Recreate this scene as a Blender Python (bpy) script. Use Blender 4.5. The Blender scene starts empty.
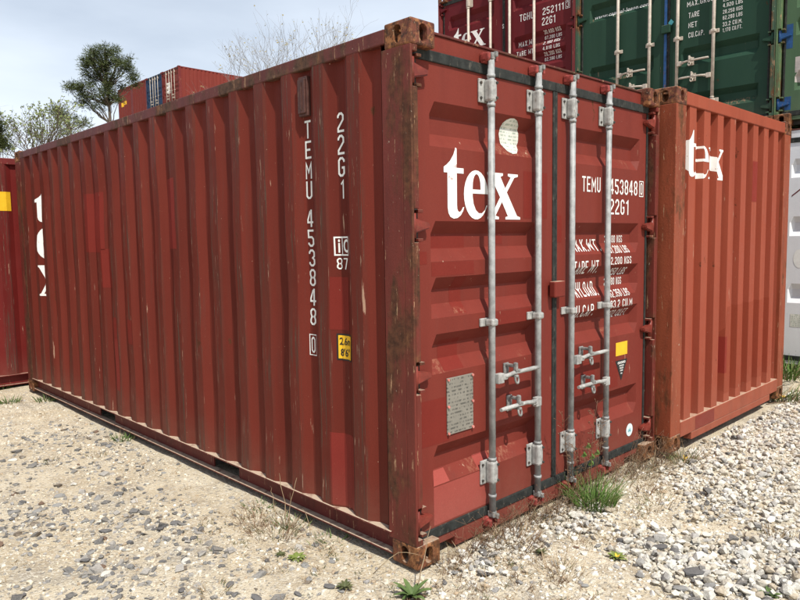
import bpy, bmesh, math, random
import numpy as np
from mathutils import Vector, Matrix, noise as mnoise
R = math.radians
random.seed(7); rng = np.random.default_rng(11)
scene = bpy.context.scene
COL = scene.collection

# ---------------------------------------------------------------- camera
CAM = Vector((-2.2632, -2.2617, 1.5922)); YAW, PITCH, ROLL = 0.76525, -0.08719, -0.01508
FOC = 692.3 / 800 * 36
fw = Vector((math.sin(YAW) * math.cos(PITCH), math.cos(YAW) * math.cos(PITCH), math.sin(PITCH)))
rt = Vector((math.cos(YAW), -math.sin(YAW), 0)); up = rt.cross(fw)
rt2 = rt * math.cos(ROLL) + up * math.sin(ROLL); up2 = up * math.cos(ROLL) - rt * math.sin(ROLL)
cd = bpy.data.cameras.new('camera'); cam = bpy.data.objects.new('camera', cd); COL.objects.link(cam)
cam.matrix_world = Matrix(((rt2.x, up2.x, -fw.x, CAM.x), (rt2.y, up2.y, -fw.y, CAM.y), (rt2.z, up2.z, -fw.z, CAM.z), (0, 0, 0, 1)))
cd.sensor_width = 36; cd.lens = FOC; cd.clip_start = 0.05; cd.clip_end = 3000
scene.camera = cam
def ray(px, py): return fw + rt2 * ((px - 400) / 692.3) + up2 * ((300 - py) / 692.3)
def on_ground(px, py, z=0.0):
    d = ray(px, py); return CAM + d * ((z - CAM.z) / d.z)
def at_depth(px, py, dist): return CAM + ray(px, py) * dist

# ---------------------------------------------------------------- sky and sun
SUN = Vector((-0.215, -0.667, 1.0)).normalized()
w = bpy.data.worlds.new('World'); scene.world = w; w.use_nodes = True
nt = w.node_tree; nt.nodes.clear()
out = nt.nodes.new('ShaderNodeOutputWorld'); bg = nt.nodes.new('ShaderNodeBackground')
sky = nt.nodes.new('ShaderNodeTexSky'); sky.sky_type = 'NISHITA'; sky.sun_disc = False
sky.sun_elevation = math.asin(SUN.z); sky.sun_rotation = math.atan2(SUN.x, SUN.y)
sky.air_density = 1.0; sky.dust_density = 2.2; sky.ozone_density = 1.6
tc = nt.nodes.new('ShaderNodeTexCoord'); mp = nt.nodes.new('ShaderNodeMapping')
mp.inputs['Scale'].default_value = (1.1, 1.1, 3.6); mp.inputs['Rotation'].default_value = (0.15, 0.1, 0.5)
nz = nt.nodes.new('ShaderNodeTexNoise'); nz.inputs['Scale'].default_value = 1.5; nz.inputs['Detail'].default_value = 6; nz.inputs['Roughness'].default_value = 0.5
rp = nt.nodes.new('ShaderNodeValToRGB'); rp.color_ramp.elements[0].position = 0.34; rp.color_ramp.elements[0].color = (.42, .42, .42, 1)
rp.color_ramp.elements[1].position = 0.68; rp.color_ramp.elements[1].color = (.92, .92, .92, 1)
mx = nt.nodes.new('ShaderNodeMix'); mx.data_type = 'RGBA'; mx.inputs[7].default_value = (9.9, 10.9, 12.2, 1)
L = nt.links.new
L(tc.outputs['Generated'], mp.inputs['Vector']); L(mp.outputs['Vector'], nz.inputs['Vector']); L(nz.outputs['Fac'], rp.inputs['Fac'])
sp_ = nt.nodes.new('ShaderNodeSeparateXYZ'); mr = nt.nodes.new('ShaderNodeMapRange'); ml = nt.nodes.new('ShaderNodeMath'); ml.operation = 'MULTIPLY'   # thin cloud looks denser along the long slant paths near the horizon
mr.inputs['From Min'].default_value = .15; mr.inputs['From Max'].default_value = .9; mr.inputs['To Min'].default_value = 1.0; mr.inputs['To Max'].default_value = .22
L(tc.outputs['Generated'], sp_.inputs[0]); L(sp_.outputs[2], mr.inputs['Value']); L(rp.outputs['Color'], ml.inputs[0]); L(mr.outputs[0], ml.inputs[1]); L(ml.outputs[0], mx.inputs[0]); L(sky.outputs['Color'], mx.inputs[6]); L(mx.outputs[2], bg.inputs['Color'])
bg.inputs['Strength'].default_value = 0.1; L(bg.outputs['Background'], out.inputs['Surface'])
sd = bpy.data.lights.new('sun', 'SUN'); sd.energy = 5.0; sd.angle = R(0.55); sd.color = (1.0, 0.95, 0.86)
so = bpy.data.objects.new('sun', sd); COL.objects.link(so); so.location = (-3, -10, 15)
so.rotation_euler = (-SUN).to_track_quat('-Z', 'Y').to_euler()
scene.view_settings.view_transform = 'Standard'; scene.view_settings.look = 'None'
scene.view_settings.exposure = 0.0; scene.view_settings.gamma = 1.0; scene.view_settings.use_curve_mapping = False
scene.render.engine = 'CYCLES'

# ---------------------------------------------------------------- materials
class NB:
    def __init__(s, name):
        s.m = bpy.data.materials.new(name); s.m.use_nodes = True; s.t = s.m.node_tree; s.t.nodes.clear()
        s.o = s.t.nodes.new('ShaderNodeOutputMaterial'); s.b = s.t.nodes.new('ShaderNodeBsdfPrincipled')
        s.t.links.new(s.b.outputs[0], s.o.inputs[0]); s.tc = s.t.nodes.new('ShaderNodeTexCoord')
        s.geo = None
    def link(s, a, b): s.t.links.new(a, b)
    def val(s, inp, v):
        if hasattr(v, 'is_output'): s.link(v, inp)
        else: inp.default_value = v
    def noise(s, scale, detail=4, rough=.55, stretch=None, loc=(0, 0, 0), dist=0.0):
        m = s.t.nodes.new('ShaderNodeMapping'); m.inputs['Scale'].default_value = stretch or (1, 1, 1); m.inputs['Location'].default_value = loc
        s.link(s.tc.outputs['Object'], m.inputs['Vector'])
        n = s.t.nodes.new('ShaderNodeTexNoise'); n.inputs['Scale'].default_value = scale; n.inputs['Detail'].default_value = min(detail, 5)
        n.inputs['Roughness'].default_value = rough; n.inputs['Distortion'].default_value = dist
        s.link(m.outputs['Vector'], n.inputs['Vector']); return n.outputs['Fac']
    def voro(s, scale, stretch=None, feature='F1', out='Distance'):
        m = s.t.nodes.new('ShaderNodeMapping'); m.inputs['Scale'].default_value = stretch or (1, 1, 1)
        s.link(s.tc.outputs['Object'], m.inputs['Vector'])
        n = s.t.nodes.new('ShaderNodeTexVoronoi'); n.inputs['Scale'].default_value = scale; n.feature = feature
        s.link(m.outputs['Vector'], n.inputs['Vector']); return n.outputs[out]
    def step(s, v, a, b, lo=0.0, hi=1.0):
        n = s.t.nodes.new('ShaderNodeMapRange'); n.interpolation_type = 'SMOOTHSTEP'
        s.val(n.inputs['Value'], v); n.inputs['From Min'].default_value = a; n.inputs['From Max'].default_value = b
        n.inputs['To Min'].default_value = lo; n.inputs['To Max'].default_value = hi; return n.outputs['Result']
    def math(s, op, a, b=0.0):
        n = s.t.nodes.new('ShaderNodeMath'); n.operation = op; s.val(n.inputs[0], a); s.val(n.inputs[1], b); return n.outputs[0]
    def mix(s, f, a, b, mode='MIX'):
        n = s.t.nodes.new('ShaderNodeMix'); n.data_type = 'RGBA'; n.blend_type = mode; s.val(n.inputs[0], f)
        for i, v in ((6, a), (7, b)):
            if hasattr(v, 'is_output'): s.link(v, n.inputs[i])
            else: n.inputs[i].default_value = (*v, 1)
        return n.outputs[2]
    def normal_z(s):
        g = s.t.nodes.new('ShaderNodeNewGeometry'); x = s.t.nodes.new('ShaderNodeSeparateXYZ'); s.link(g.outputs['Normal'], x.inputs[0]); return x.outputs[2]
    def pos(s, i):
        x = s.t.nodes.new('ShaderNodeSeparateXYZ'); s.link(s.tc.outputs['Object'], x.inputs[0]); return x.outputs[i]
    def bump(s, h, strength=.3, dist=.01):
        n = s.t.nodes.new('ShaderNodeBump'); n.inputs['Strength'].default_value = strength; n.inputs['Distance'].default_value = dist
        s.link(h, n.inputs['Height']); s.link(n.outputs[0], s.b.inputs['Normal'])
    def done(s, col, rough=.6, spec=.4, metal=0.0):
        s.val(s.b.inputs['Base Color'], col if hasattr(col, 'is_output') else (*col, 1))
        s.val(s.b.inputs['Roughness'], rough); s.b.inputs['Specular IOR Level'].default_value = spec; s.b.inputs['Metallic'].default_value = metal
        return s.m
def sc(c, k): return tuple(min(1, v * k) for v in c)

def paint(name, base, rust=.5, scuff=.5, fade=.3, streak=.5, dust=1.0, seed=0.0, rough=.5, side=False):
    """weathered container paint: fading, vertical runs, rust spots, scraped primer and settled dust"""
    b = NB(name); l = (seed, seed * 1.7, seed * .6)
    c = b.mix(b.step(b.noise(1.1, 5, .6, loc=l), .32, .7, 0, fade), base, (base[0] * 1.05 + .012, base[1] * 1.1 + .010, base[2] * 1.05 + .006))
    c = b.mix(b.step(b.noise(.9, 3, .5, (9, 9, .5), loc=l), .42, .72, 0, streak * .55), c, sc(base, .55))
    c = b.mix(b.step(b.noise(5, 6, .65, (3, 3, .25), loc=l), .55, .8, 0, streak * .6), c, (base[0] * .45 + .03, base[1] * .6 + .03, base[2] * .6 + .025))
    if side: c = b.mix(b.step(b.noise(1.0, 2, .5, (1, 3.6, .14), loc=l), .40, .60, 0, .5), c, sc(base, .66))
    if side:   # the ribs that stand proud are rubbed brown and grey by their neighbours
        rib = b.step(b.pos(0), .006, .016, 1, 0)
        rub = b.math('MULTIPLY', rib, b.step(b.noise(2.2, 6, .7, (1, 5, .35), loc=l), .42, .62, 0.05, .60))
        c = b.mix(rub, c, (base[0] * .62 + .012, base[1] * .8 + .012, base[2] * .8 + .010))
        edge = b.math('MULTIPLY', b.step(b.pos(0), .0, .010, 1, 0), b.step(b.noise(7, 6, .78, (1, 7, .22), loc=l), .53, .61, 0, .8))
        c = b.mix(edge, c, (.075, .052, .038))
        pale = b.math('MULTIPLY', b.step(b.pos(0), .0, .012, 1, 0), b.step(b.noise(11, 6, .75, (1, 8, .30), loc=(3, 7, 1)), .625, .65, 0, .8))
        c = b.mix(pale, c, (.36, .27, .20))
    r1 = b.step(b.noise(7, 9, .72, (1, 1, .55), loc=l), .685 - .09 * rust, .74 - .09 * rust)
    c = b.mix(r1, c, (.085, .03, .014))
    p1 = b.step(b.noise(16, 5, .6, (1.6, 1.6, .18), loc=l), .70 - .05 * scuff, .73 - .05 * scuff, 0, .8)
    c = b.mix(p1, c, (.42, .27, .19))
    p2 = b.step(b.noise(40, 4, .7, loc=l), .715 - .03 * scuff, .74 - .03 * scuff, 0, .8)
    c = b.mix(p2, c, (.38, .25, .18))
    low = b.math('MULTIPLY', b.step(b.pos(2), .05, .45, .14 * dust, 0), b.noise(14, 5, .7, loc=l))
    c = b.mix(low, c, (.40, .32, .23))
    top = b.math('MULTIPLY', b.step(b.normal_z(), .72, .97, 0, .85 * dust), b.step(b.noise(30, 4, .6, loc=l), .3, .6, .45, 1))
    c = b.mix(top, c, (.46, .36, .27))
    scr = b.math('MULTIPLY', b.step(b.normal_z(), .50, .58, 0, .34 * dust), b.math('MULTIPLY', b.step(b.noise(3, 3, .5, loc=(l[0], 5, 2)), .55, .64), b.step(b.noise(24, 5, .7, (2, 2, .5), loc=l), .46, .6)))
    c = b.mix(scr, c, (.40, .21, .13))
    fine = b.noise(160, 3, .6, loc=l)
    c = b.mix(.12, c, b.mix(b.step(fine, .3, .7), (.25, .25, .25), (.75, .75, .75)), 'OVERLAY')
    h = b.math('ADD', b.math('MULTIPLY', fine, .05), b.math('ADD', b.math('MULTIPLY', b.noise(2.2, 3, .5, loc=l), .9), b.math('MULTIPLY', r1, .06)))
    b.bump(h, .35, .012)
    return b.done(c, b.math('ADD', b.step(b.noise(6, 4, .6, loc=l), .3, .7, rough, rough + .18), b.math('MULTIPLY', r1, .2)), .14)

def rusty(name, base, amount=.5, seed=0.0, tone=(.17, .06, .022), fine=False, dust=.55):
    b = NB(name); l = (seed, seed * 2.1, seed)
    n = b.noise(3.2, 9, .68, (1, 1, .35), loc=l)
    f = b.step(n, .66 - .34 * amount, .76 - .30 * amount)
    rc = b.mix(b.step(b.noise(24, 7, .7, loc=l), .3, .7), sc(tone, .38), tone)
    rc = b.mix(b.step(b.noise(9, 6, .7, (1, 1, .5), loc=l), .55, .75, 0, .55), rc, (.30, .135, .055))
    pc = b.mix(b.step(b.noise(5, 5, .6, (2, 2, .4), loc=l), .4, .7, 0, .6), base, sc(base, .55))
    c = b.mix(f, pc, rc)
    if fine: c = b.mix(b.step(b.noise(34, 8, .75, loc=l), .47, .60, 0, .9), c, (.035, .018, .010)); c = b.mix(b.step(b.noise(17, 8, .75, loc=(l[0] + 9, 3, 1)), .50, .62, 0, .8), c, (.34, .15, .06))
    ch = b.step(b.noise(24, 6, .72, (1.8, 1.8, .22), loc=l), .62, .65, 0, .85)
    c = b.mix(ch, c, (.42, .26, .15))
    ch2 = b.step(b.noise(45, 4, .7, (1, 1, .7), loc=l), .675, .71, 0, .8)
    c = b.mix(ch2, c, (.45, .36, .27))
    dst = b.math('MULTIPLY', b.step(b.normal_z(), .75, .97, 0, dust), b.step(b.noise(22, 4, loc=l), .28, .5, .3, 1))
    c = b.mix(dst, c, (.50, .40, .30))
    b.bump(b.math('ADD', b.math('MULTIPLY', b.noise(60, 6, .7, loc=l), .35), b.math('MULTIPLY', f, .12)), .6, .008)
    return b.done(c, b.math('ADD', b.math('MULTIPLY', f, .22), .55), .3)

def plain(name, col, rough=.6, var=.25, scale=12, spec=.35, metal=0.0, bump=.15, dirt=None):
    b = NB(name); n = b.noise(scale, 5, .65)
    c = b.mix(b.step(n, .3, .7), sc(col, 1 - var), sc(col, 1 + var * .5))
    if dirt: c = b.mix(b.step(b.noise(scale * 2.3, 6, .7, (1, 1, .4)), .55, .72, 0, .7), c, dirt)
    b.bump(b.noise(scale * 6, 4, .6), bump, .004)
    return b.done(c, b.step(n, .3, .7, rough - .08, rough + .08), spec, metal)

def fabric_print(name, col, ink, sx=60, sy=90):      # a plate covered in lines of tiny print
    b = NB(name); m = b.t.nodes.new('ShaderNodeMapping'); m.inputs['Scale'].default_value = (sx, sx, sy); b.link(b.tc.outputs['Object'], m.inputs['Vector'])
    rows = b.step(b.math('FRACT', b.math('MULTIPLY', b.pos(2), 52)), .45, .6)
    words = b.step(b.noise(1, 2, .5, (70, 1, 52 * .5)), .47, .55)
    c = b.mix(b.step(b.noise(9, 4), .3, .7), sc(col, .8), col)
    c = b.mix(b.math('MULTIPLY', b.math('MULTIPLY', rows, words), .75), c, ink)
    c = b.mix(b.step(b.noise(30, 5, .7), .6, .75, 0, .5), c, sc(col, .5))
    return b.done(c, .45, .5)

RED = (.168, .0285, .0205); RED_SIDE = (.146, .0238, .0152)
M = {}
M['c1_paint'] = paint('red container paint', RED, rust=.15, scuff=.15, fade=.35, streak=.35, seed=1.3)
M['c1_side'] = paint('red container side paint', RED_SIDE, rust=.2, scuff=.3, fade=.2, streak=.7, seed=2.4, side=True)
M['c1_frame'] = rusty('red rusty frame', (.145, .026, .018), .50, 1.0, tone=(.120, .045, .022))
M['c1_rail'] = rusty('red rail', (.120, .028, .022), .55, 3.0, tone=(.115, .060, .038))
M['c1_brail'] = rusty('dark red bottom rail', (.13, .022, .018), .2, 3.5, tone=(.10, .04, .025), dust=.95)
M['cast'] = rusty('rusty corner casting', (.16, .05, .03), .80, 5.0, tone=(.22, .085, .034), fine=True)
M['c2_paint'] = paint('faded orange red paint', (.290, .064, .036), rust=.42, scuff=.4, fade=.5, streak=.6, seed=4.1)
M['c2_frame'] = rusty('orange rusty frame', (.265, .062, .028), .34, 7.0, tone=(.15, .055, .022))
M['c3_paint'] = paint('dark maroon paint', (.115, .012, .016), rust=.1, scuff=.1, seed=6.0)
M['c3_frame'] = rusty('maroon rusty frame', (.16, .025, .025), .25, 8.0)
M['c4_paint'] = paint('dark green paint', (.020, .055, .036), rust=.05, scuff=.1, seed=7.7)
M['c4_frame'] = rusty('green rusty frame', (.05, .10, .06), .5, 9.0, tone=(.2, .085, .035))
M['c5_paint'] = paint('light green paint', (.068, .125, .070), rust=.25, scuff=.15, seed=8.8)
M['c5_frame'] = rusty('light green rusty frame', (.10, .17, .08), .4, 4.4, tone=(.2, .085, .035))
M['c6_paint'] = paint('dirty white paint', (.72, .73, .76), rust=.2, scuff=0, streak=.15, seed=9.9)
M['c6_frame'] = rusty('white rusty frame', (.66, .67, .70), .15, 2.2)
M['c7_paint'] = paint('deep red paint', (.135, .0125, .0115), rust=.05, scuff=.1, seed=3.3, side=True)
M['c7_frame'] = rusty('deep red frame', (.15, .018, .016), .1, 6.1)
M['far_red'] = paint('far red paint', (.175, .030, .023), rust=.1, scuff=.1, seed=12)
M['far_blue'] = paint('far blue paint', (.018, .042, .095), rust=.3, scuff=.2, seed=13)
M['blue'] = plain('blue paint', (.015, .075, .22), .5, .3, dirt=(.2, .1, .05))
M['gasket'] = plain('black rubber gasket', (.028, .031, .029), .75, .5, 20, .25, dirt=(.12, .11, .09))
M['dark_steel'] = plain('dark dirty steel', (.05, .045, .04), .7, .4, 15, dirt=(.12, .06, .03))
M['galv'] = plain('galvanised rod', (.33, .34, .34), .5, .35, 16, .5, bump=.1, dirt=(.17, .14, .11))
M['galv2'] = plain('whitened bracket', (.385, .385, .37), .55, .35, 26, .4, dirt=(.17, .12, .08))
M['galv3'] = plain('dull zinc', (.25, .25, .24), .5, .45, 50, .45, dirt=(.07, .06, .05))
M['rod_cream'] = plain('cream rod', (.52, .46, .39), .5, .2, 20, dirt=(.25, .15, .1))
M['cam_red'] = plain('red cam keeper', (.32, .06, .05), .5, .5, 45, dirt=(.035, .02, .016))
M['hinge_red'] = plain('red hinge', (.20, .034, .023), .5, .3, 22, dirt=(.16, .06, .03))
M['white_ink'] = plain('white marking', (.80, .80, .77), .6, .07, 30, .3, bump=.05)
M['logo_ink'] = (lambda b: b.done(b.mix(b.step(b.noise(26, 6, .7), .62, .68, 0, .75), (.84, .84, .81), (.35, .12, .09)), .6, .3))(NB('white logo vinyl'))
M['yellow'] = plain('yellow sticker', (.80, .47, .02), .5, .1, 20, bump=.03)
M['black'] = plain('black sticker', (.015, .015, .016), .5, .2, 20, bump=.03)
M['sticker'] = fabric_print('oval white sticker', (.72, .73, .66), (.25, .32, .25))
M['round_sticker'] = plain('pale blue white sticker', (.68, .78, .80), .5, .1, 40, bump=.03)
M['teal'] = plain('teal print', (.1, .45, .5), .5, .1)
M['plate'] = fabric_print('grey data plate', (.25, .235, .20), (.05, .05, .045))
M['plate_rim'] = plain('plate rivets', (.55, .2, .17), .5)
M['patch_dark'] = paint('dark red touch up', (.165, .0205, .0145), rust=0, scuff=.05, fade=.2, streak=.1, seed=21)
M['patch_light'] = paint('salmon touch up', (.29, .058, .047), rust=0, scuff=.1, fade=.3, streak=.1, seed=22)
M['patch_c2'] = paint('brown red darker area', (.262, .052, .027), rust=.05, scuff=.1, fade=.3, streak=.2, seed=23)
M['patch_c2b'] = paint('deep red touch up', (.215, .026, .018), rust=.05, scuff=.1, fade=.2, streak=.1, seed=24)
M['patch_side'] = paint('red touch up', (.19, .025, .019), rust=0, scuff=.1, fade=.2, streak=.1, seed=25)
M['patch_grey'] = plain('pale tape', (.42, .38, .36), .6, .2)
M['vent'] = plain('brown vent', (.085, .035, .028), .6, .3, 25, dirt=(.14, .09, .06))
M['roof'] = paint('roof paint', (.25, .05, .04), rust=.5, seed=31)

# ---------------------------------------------------------------- objects
CACHE = {}
def mesh_from(verts, faces, smooth=False):
    me = bpy.data.meshes.new('mesh'); me.from_pydata([tuple(v) for v in verts], [], faces); me.update(); me.materials.append(None)
    if smooth:
        for p in me.polygons: p.use_smooth = True
    return me
def mesh_bm(bm, smooth=False):
    me = bpy.data.meshes.new('mesh'); bm.normal_update(); bm.to_mesh(me); bm.free(); me.materials.append(None)
    if smooth:
        for p in me.polygons: p.use_smooth = True
    return me
def obj(name, me, mat, parent=None):
    o = bpy.data.objects.new(name, me); COL.objects.link(o)
    if parent: o.parent = parent
    if mat:
        o.material_slots[0].link = 'OBJECT'; o.material_slots[0].material = M[mat] if isinstance(mat, str) else mat
    return o
def part(name, key, fn, mat, parent):
    if key is None: return obj(name, fn(), mat, parent)
    if key not in CACHE: CACHE[key] = fn()
    return obj(name, CACHE[key], mat, parent)
def empty(name, loc, rz=0):
    e = bpy.data.objects.new(name, None); COL.objects.link(e); e.location = loc; e.rotation_euler = (0, 0, rz); e.empty_display_size = .2; return e
def tag(o, label=None, cat=None, group=None, kind=None):
    if label: o['label'] = label
    if cat: o['category'] = cat
    if group: o['group'] = group
    if kind: o['kind'] = kind
    return o
def box_bm(bm, x0, x1, y0, y1, z0, z1, bev=0.0):
    r = bmesh.ops.create_cube(bm, size=1.0)
    vs = r['verts']
    for v in vs: v.co = Vector(((x0 + x1) / 2 + v.co.x * (x1 - x0), (y0 + y1) / 2 + v.co.y * (y1 - y0), (z0 + z1) / 2 + v.co.z * (z1 - z0)))
    if bev: bmesh.ops.bevel(bm, geom=list({e for v in vs for e in v.link_edges}), offset=bev, segments=2, affect='EDGES', profile=.5)
def boxes(lst, bev=0.0):
    bm = bmesh.new()
    for b in lst: box_bm(bm, *b, bev=bev)
    return mesh_bm(bm)
def tube_bm(bm, pts, rads, n=8, caps=True):
    pts = [Vector(p) for p in pts]; rings = []
    for i, p in enumerate(pts):
        t = (pts[min(i + 1, len(pts) - 1)] - pts[max(i - 1, 0)]).normalized()
        a = t.orthogonal().normalized() if i == 0 else (rings_a - t * rings_a.dot(t)).normalized()
        rings_a = a; b = t.cross(a); r = rads[i] if hasattr(rads, '__len__') else rads
        rings.append([bm.verts.new(p + (a * math.cos(2 * math.pi * k / n) + b * math.sin(2 * math.pi * k / n)) * r) for k in range(n)])
    for i in range(len(rings) - 1):
        for k in range(n):
            f = bm.faces.new((rings[i][k], rings[i][(k + 1) % n], rings[i + 1][(k + 1) % n], rings[i + 1][k])); f.smooth = True
    if caps: bm.faces.new(rings[0][::-1]); bm.faces.new(rings[-1])

W, LEN, H = 2.438, 6.058, 2.591
def smooth(a, b, t): t = max(0, min(1, (t - a) / (b - a))); return t * t * (3 - 2 * t)
# corrugation of the side wall: proud flat .09, slope .068, sunk flat .057, slope .068
SD = .036; SY0, SP, SO, SS = .364, .283, .09, .068
def side_breaks():
    pts = [(.20, 0.0), (.228, SD)]
    k = 0
    y = SY0
    while y + SO < 5.87:
        pts += [(y - SS, SD), (y, 0), (y + SO, 0), (y + SO + SS, SD)]; y += SP
    pts = [p for p in pts if p[0] < 5.865] + [(5.868, 0.0)]
    out = [pts[0]]
    for p in pts[1:]:
        if p[0] > out[-1][0] + 1e-4: out.append(p)
    return out
SB = side_breaks()
ZR = [.148 + (2.505 - .148) * k / 22 for k in range(23)]
def dent(y, z):
    e = smooth(.25, .6, z) * smooth(2.42, 2.1, z) * smooth(.25, .6, y) * smooth(5.85, 5.5, y)
    n = mnoise.noise((y * 1.35, z * 1.7, 2.2)); n2 = mnoise.noise((y * 3.1 + 4, z * 2.6, 8.1))
    return e * (.016 * max(0, n) + .008 * max(0, n2 - .12))
def interp(B, t):
    if t <= B[0][0]: return B[0][1]
    for (a, va), (b, vb) in zip(B, B[1:]):
        if t <= b: return va + (vb - va) * (t - a) / (b - a)
    return B[-1][1]
ED = .050; EX0, EP, EO, ES = .232, .253, .114, .008
def end_breaks():
    pts = [(.155, .0), (.170, ED)]
    for k in range(8): x = EX0 + EP * k; pts += [(x - ES, ED), (x, 0), (x + EO, 0), (x + EO + ES, ED)]
    pts += [(2.27, ED), (2.285, 0)]
    return pts
EB = end_breaks(); EY = .012   # outer face of the end wall
def wall_mesh(B, f, z0, z1, nz=1, zr=None):
    v = []; fc = []
    if zr: nz = len(zr) - 1
    for j in range(nz + 1):
        z = zr[j] if zr else z0 + (z1 - z0) * j / nz
        for a, d in B: v.append(f(a, d, z))
    n = len(B)
    for j in range(nz):
        for i in range(n - 1): fc.append((j * n + i, j * n + i + 1, (j + 1) * n + i + 1, (j + 1) * n + i))
    return v, fc
def side_wall(sgn):
    if sgn < 0: v, f = wall_mesh(SB, lambda a, d, z: (d + dent(a, z), a, z), .148, 2.505, zr=ZR); f = [q[::-1] for q in f]
    else: v, f = wall_mesh(SB, lambda a, d, z: (W - d - dent(a, z), a, z), .148, 2.505, zr=ZR)
    return mesh_from(v, f)
def end_wall(sgn):
    if sgn < 0: v, f = wall_mesh(EB, lambda a, d, z: (a, EY + d, z), .17, 2.49)
    else:
        v, f = wall_mesh(EB, lambda a, d, z: (a, LEN - EY - d, z), .17, 2.49); f = [q[::-1] for q in f]
    return mesh_from(v, f)

def bool_mesh(base_bm, cutters):
    a = bpy.data.objects.new('tmp_a', mesh_bm(base_bm)); COL.objects.link(a); tmp = [a]
    for c in cutters:
        o = bpy.data.objects.new('tmp_c', mesh_bm(c)); COL.objects.link(o); tmp.append(o)
        md = a.modifiers.new('b', 'BOOLEAN'); md.operation = 'DIFFERENCE'; md.object = o; md.solver = 'EXACT'
    dg = bpy.context.evaluated_depsgraph_get(); me = bpy.data.meshes.new_from_object(a.evaluated_get(dg))
    for o in tmp: bpy.data.objects.remove(o)
    return me
def stadium(axis, c, hw, hh, d):
    bm = bmesh.new(); ring = []
    for k in range(20):
        a = 2 * math.pi * k / 20
        u = hw * math.cos(a); v = (hh - hw) * (1 if math.sin(a) >= 0 else -1) + hw * math.sin(a)
        ring.append((u, v))
    def mk(s): return [bm.verts.new((c[0] + s * d, c[1] + u, c[2] + v) if axis == 0 else (c[0] + u, c[1] + s * d, c[2] + v) if axis == 1 else (c[0] + u, c[1] + v, c[2] + s * d)) for u, v in ring]
    r0, r1 = mk(-1), mk(1); n = len(ring)
    for k in range(n): bm.faces.new((r0[k], r0[(k + 1) % n], r1[(k + 1) % n], r1[k]))
    bm.faces.new(r0[::-1]); bm.faces.new(r1); bmesh.ops.recalc_face_normals(bm, faces=bm.faces)
    return bm
def casting_base():
    bm = bmesh.new(); box_bm(bm, 0, .162, 0, .178, 0, .118, bev=.009)
    cav = bmesh.new(); box_bm(cav, .028, .134, .028, .150, .025, .093)
    return bool_mesh(bm, [cav, stadium(0, (0, .089, .059), .026, .041, .04), stadium(1, (.081, 0, .059), .026, .041, .04), stadium(2, (.081, .089, .118), .032, .055, .04)])
CAST = casting_base(); CAST.materials.clear(); CAST.materials.append(None)
def casting(ix, iy, iz):
    me = CAST.copy(); flip = (ix + iy + iz) % 2
    for v in me.vertices:
        x, y, z = v.co
        v.co = ((W - x) if ix else x, (LEN - y) if iy else y, (z + H - .118) if iz else (.118 - z))
    if not flip: me.flip_normals()
    return me

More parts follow.
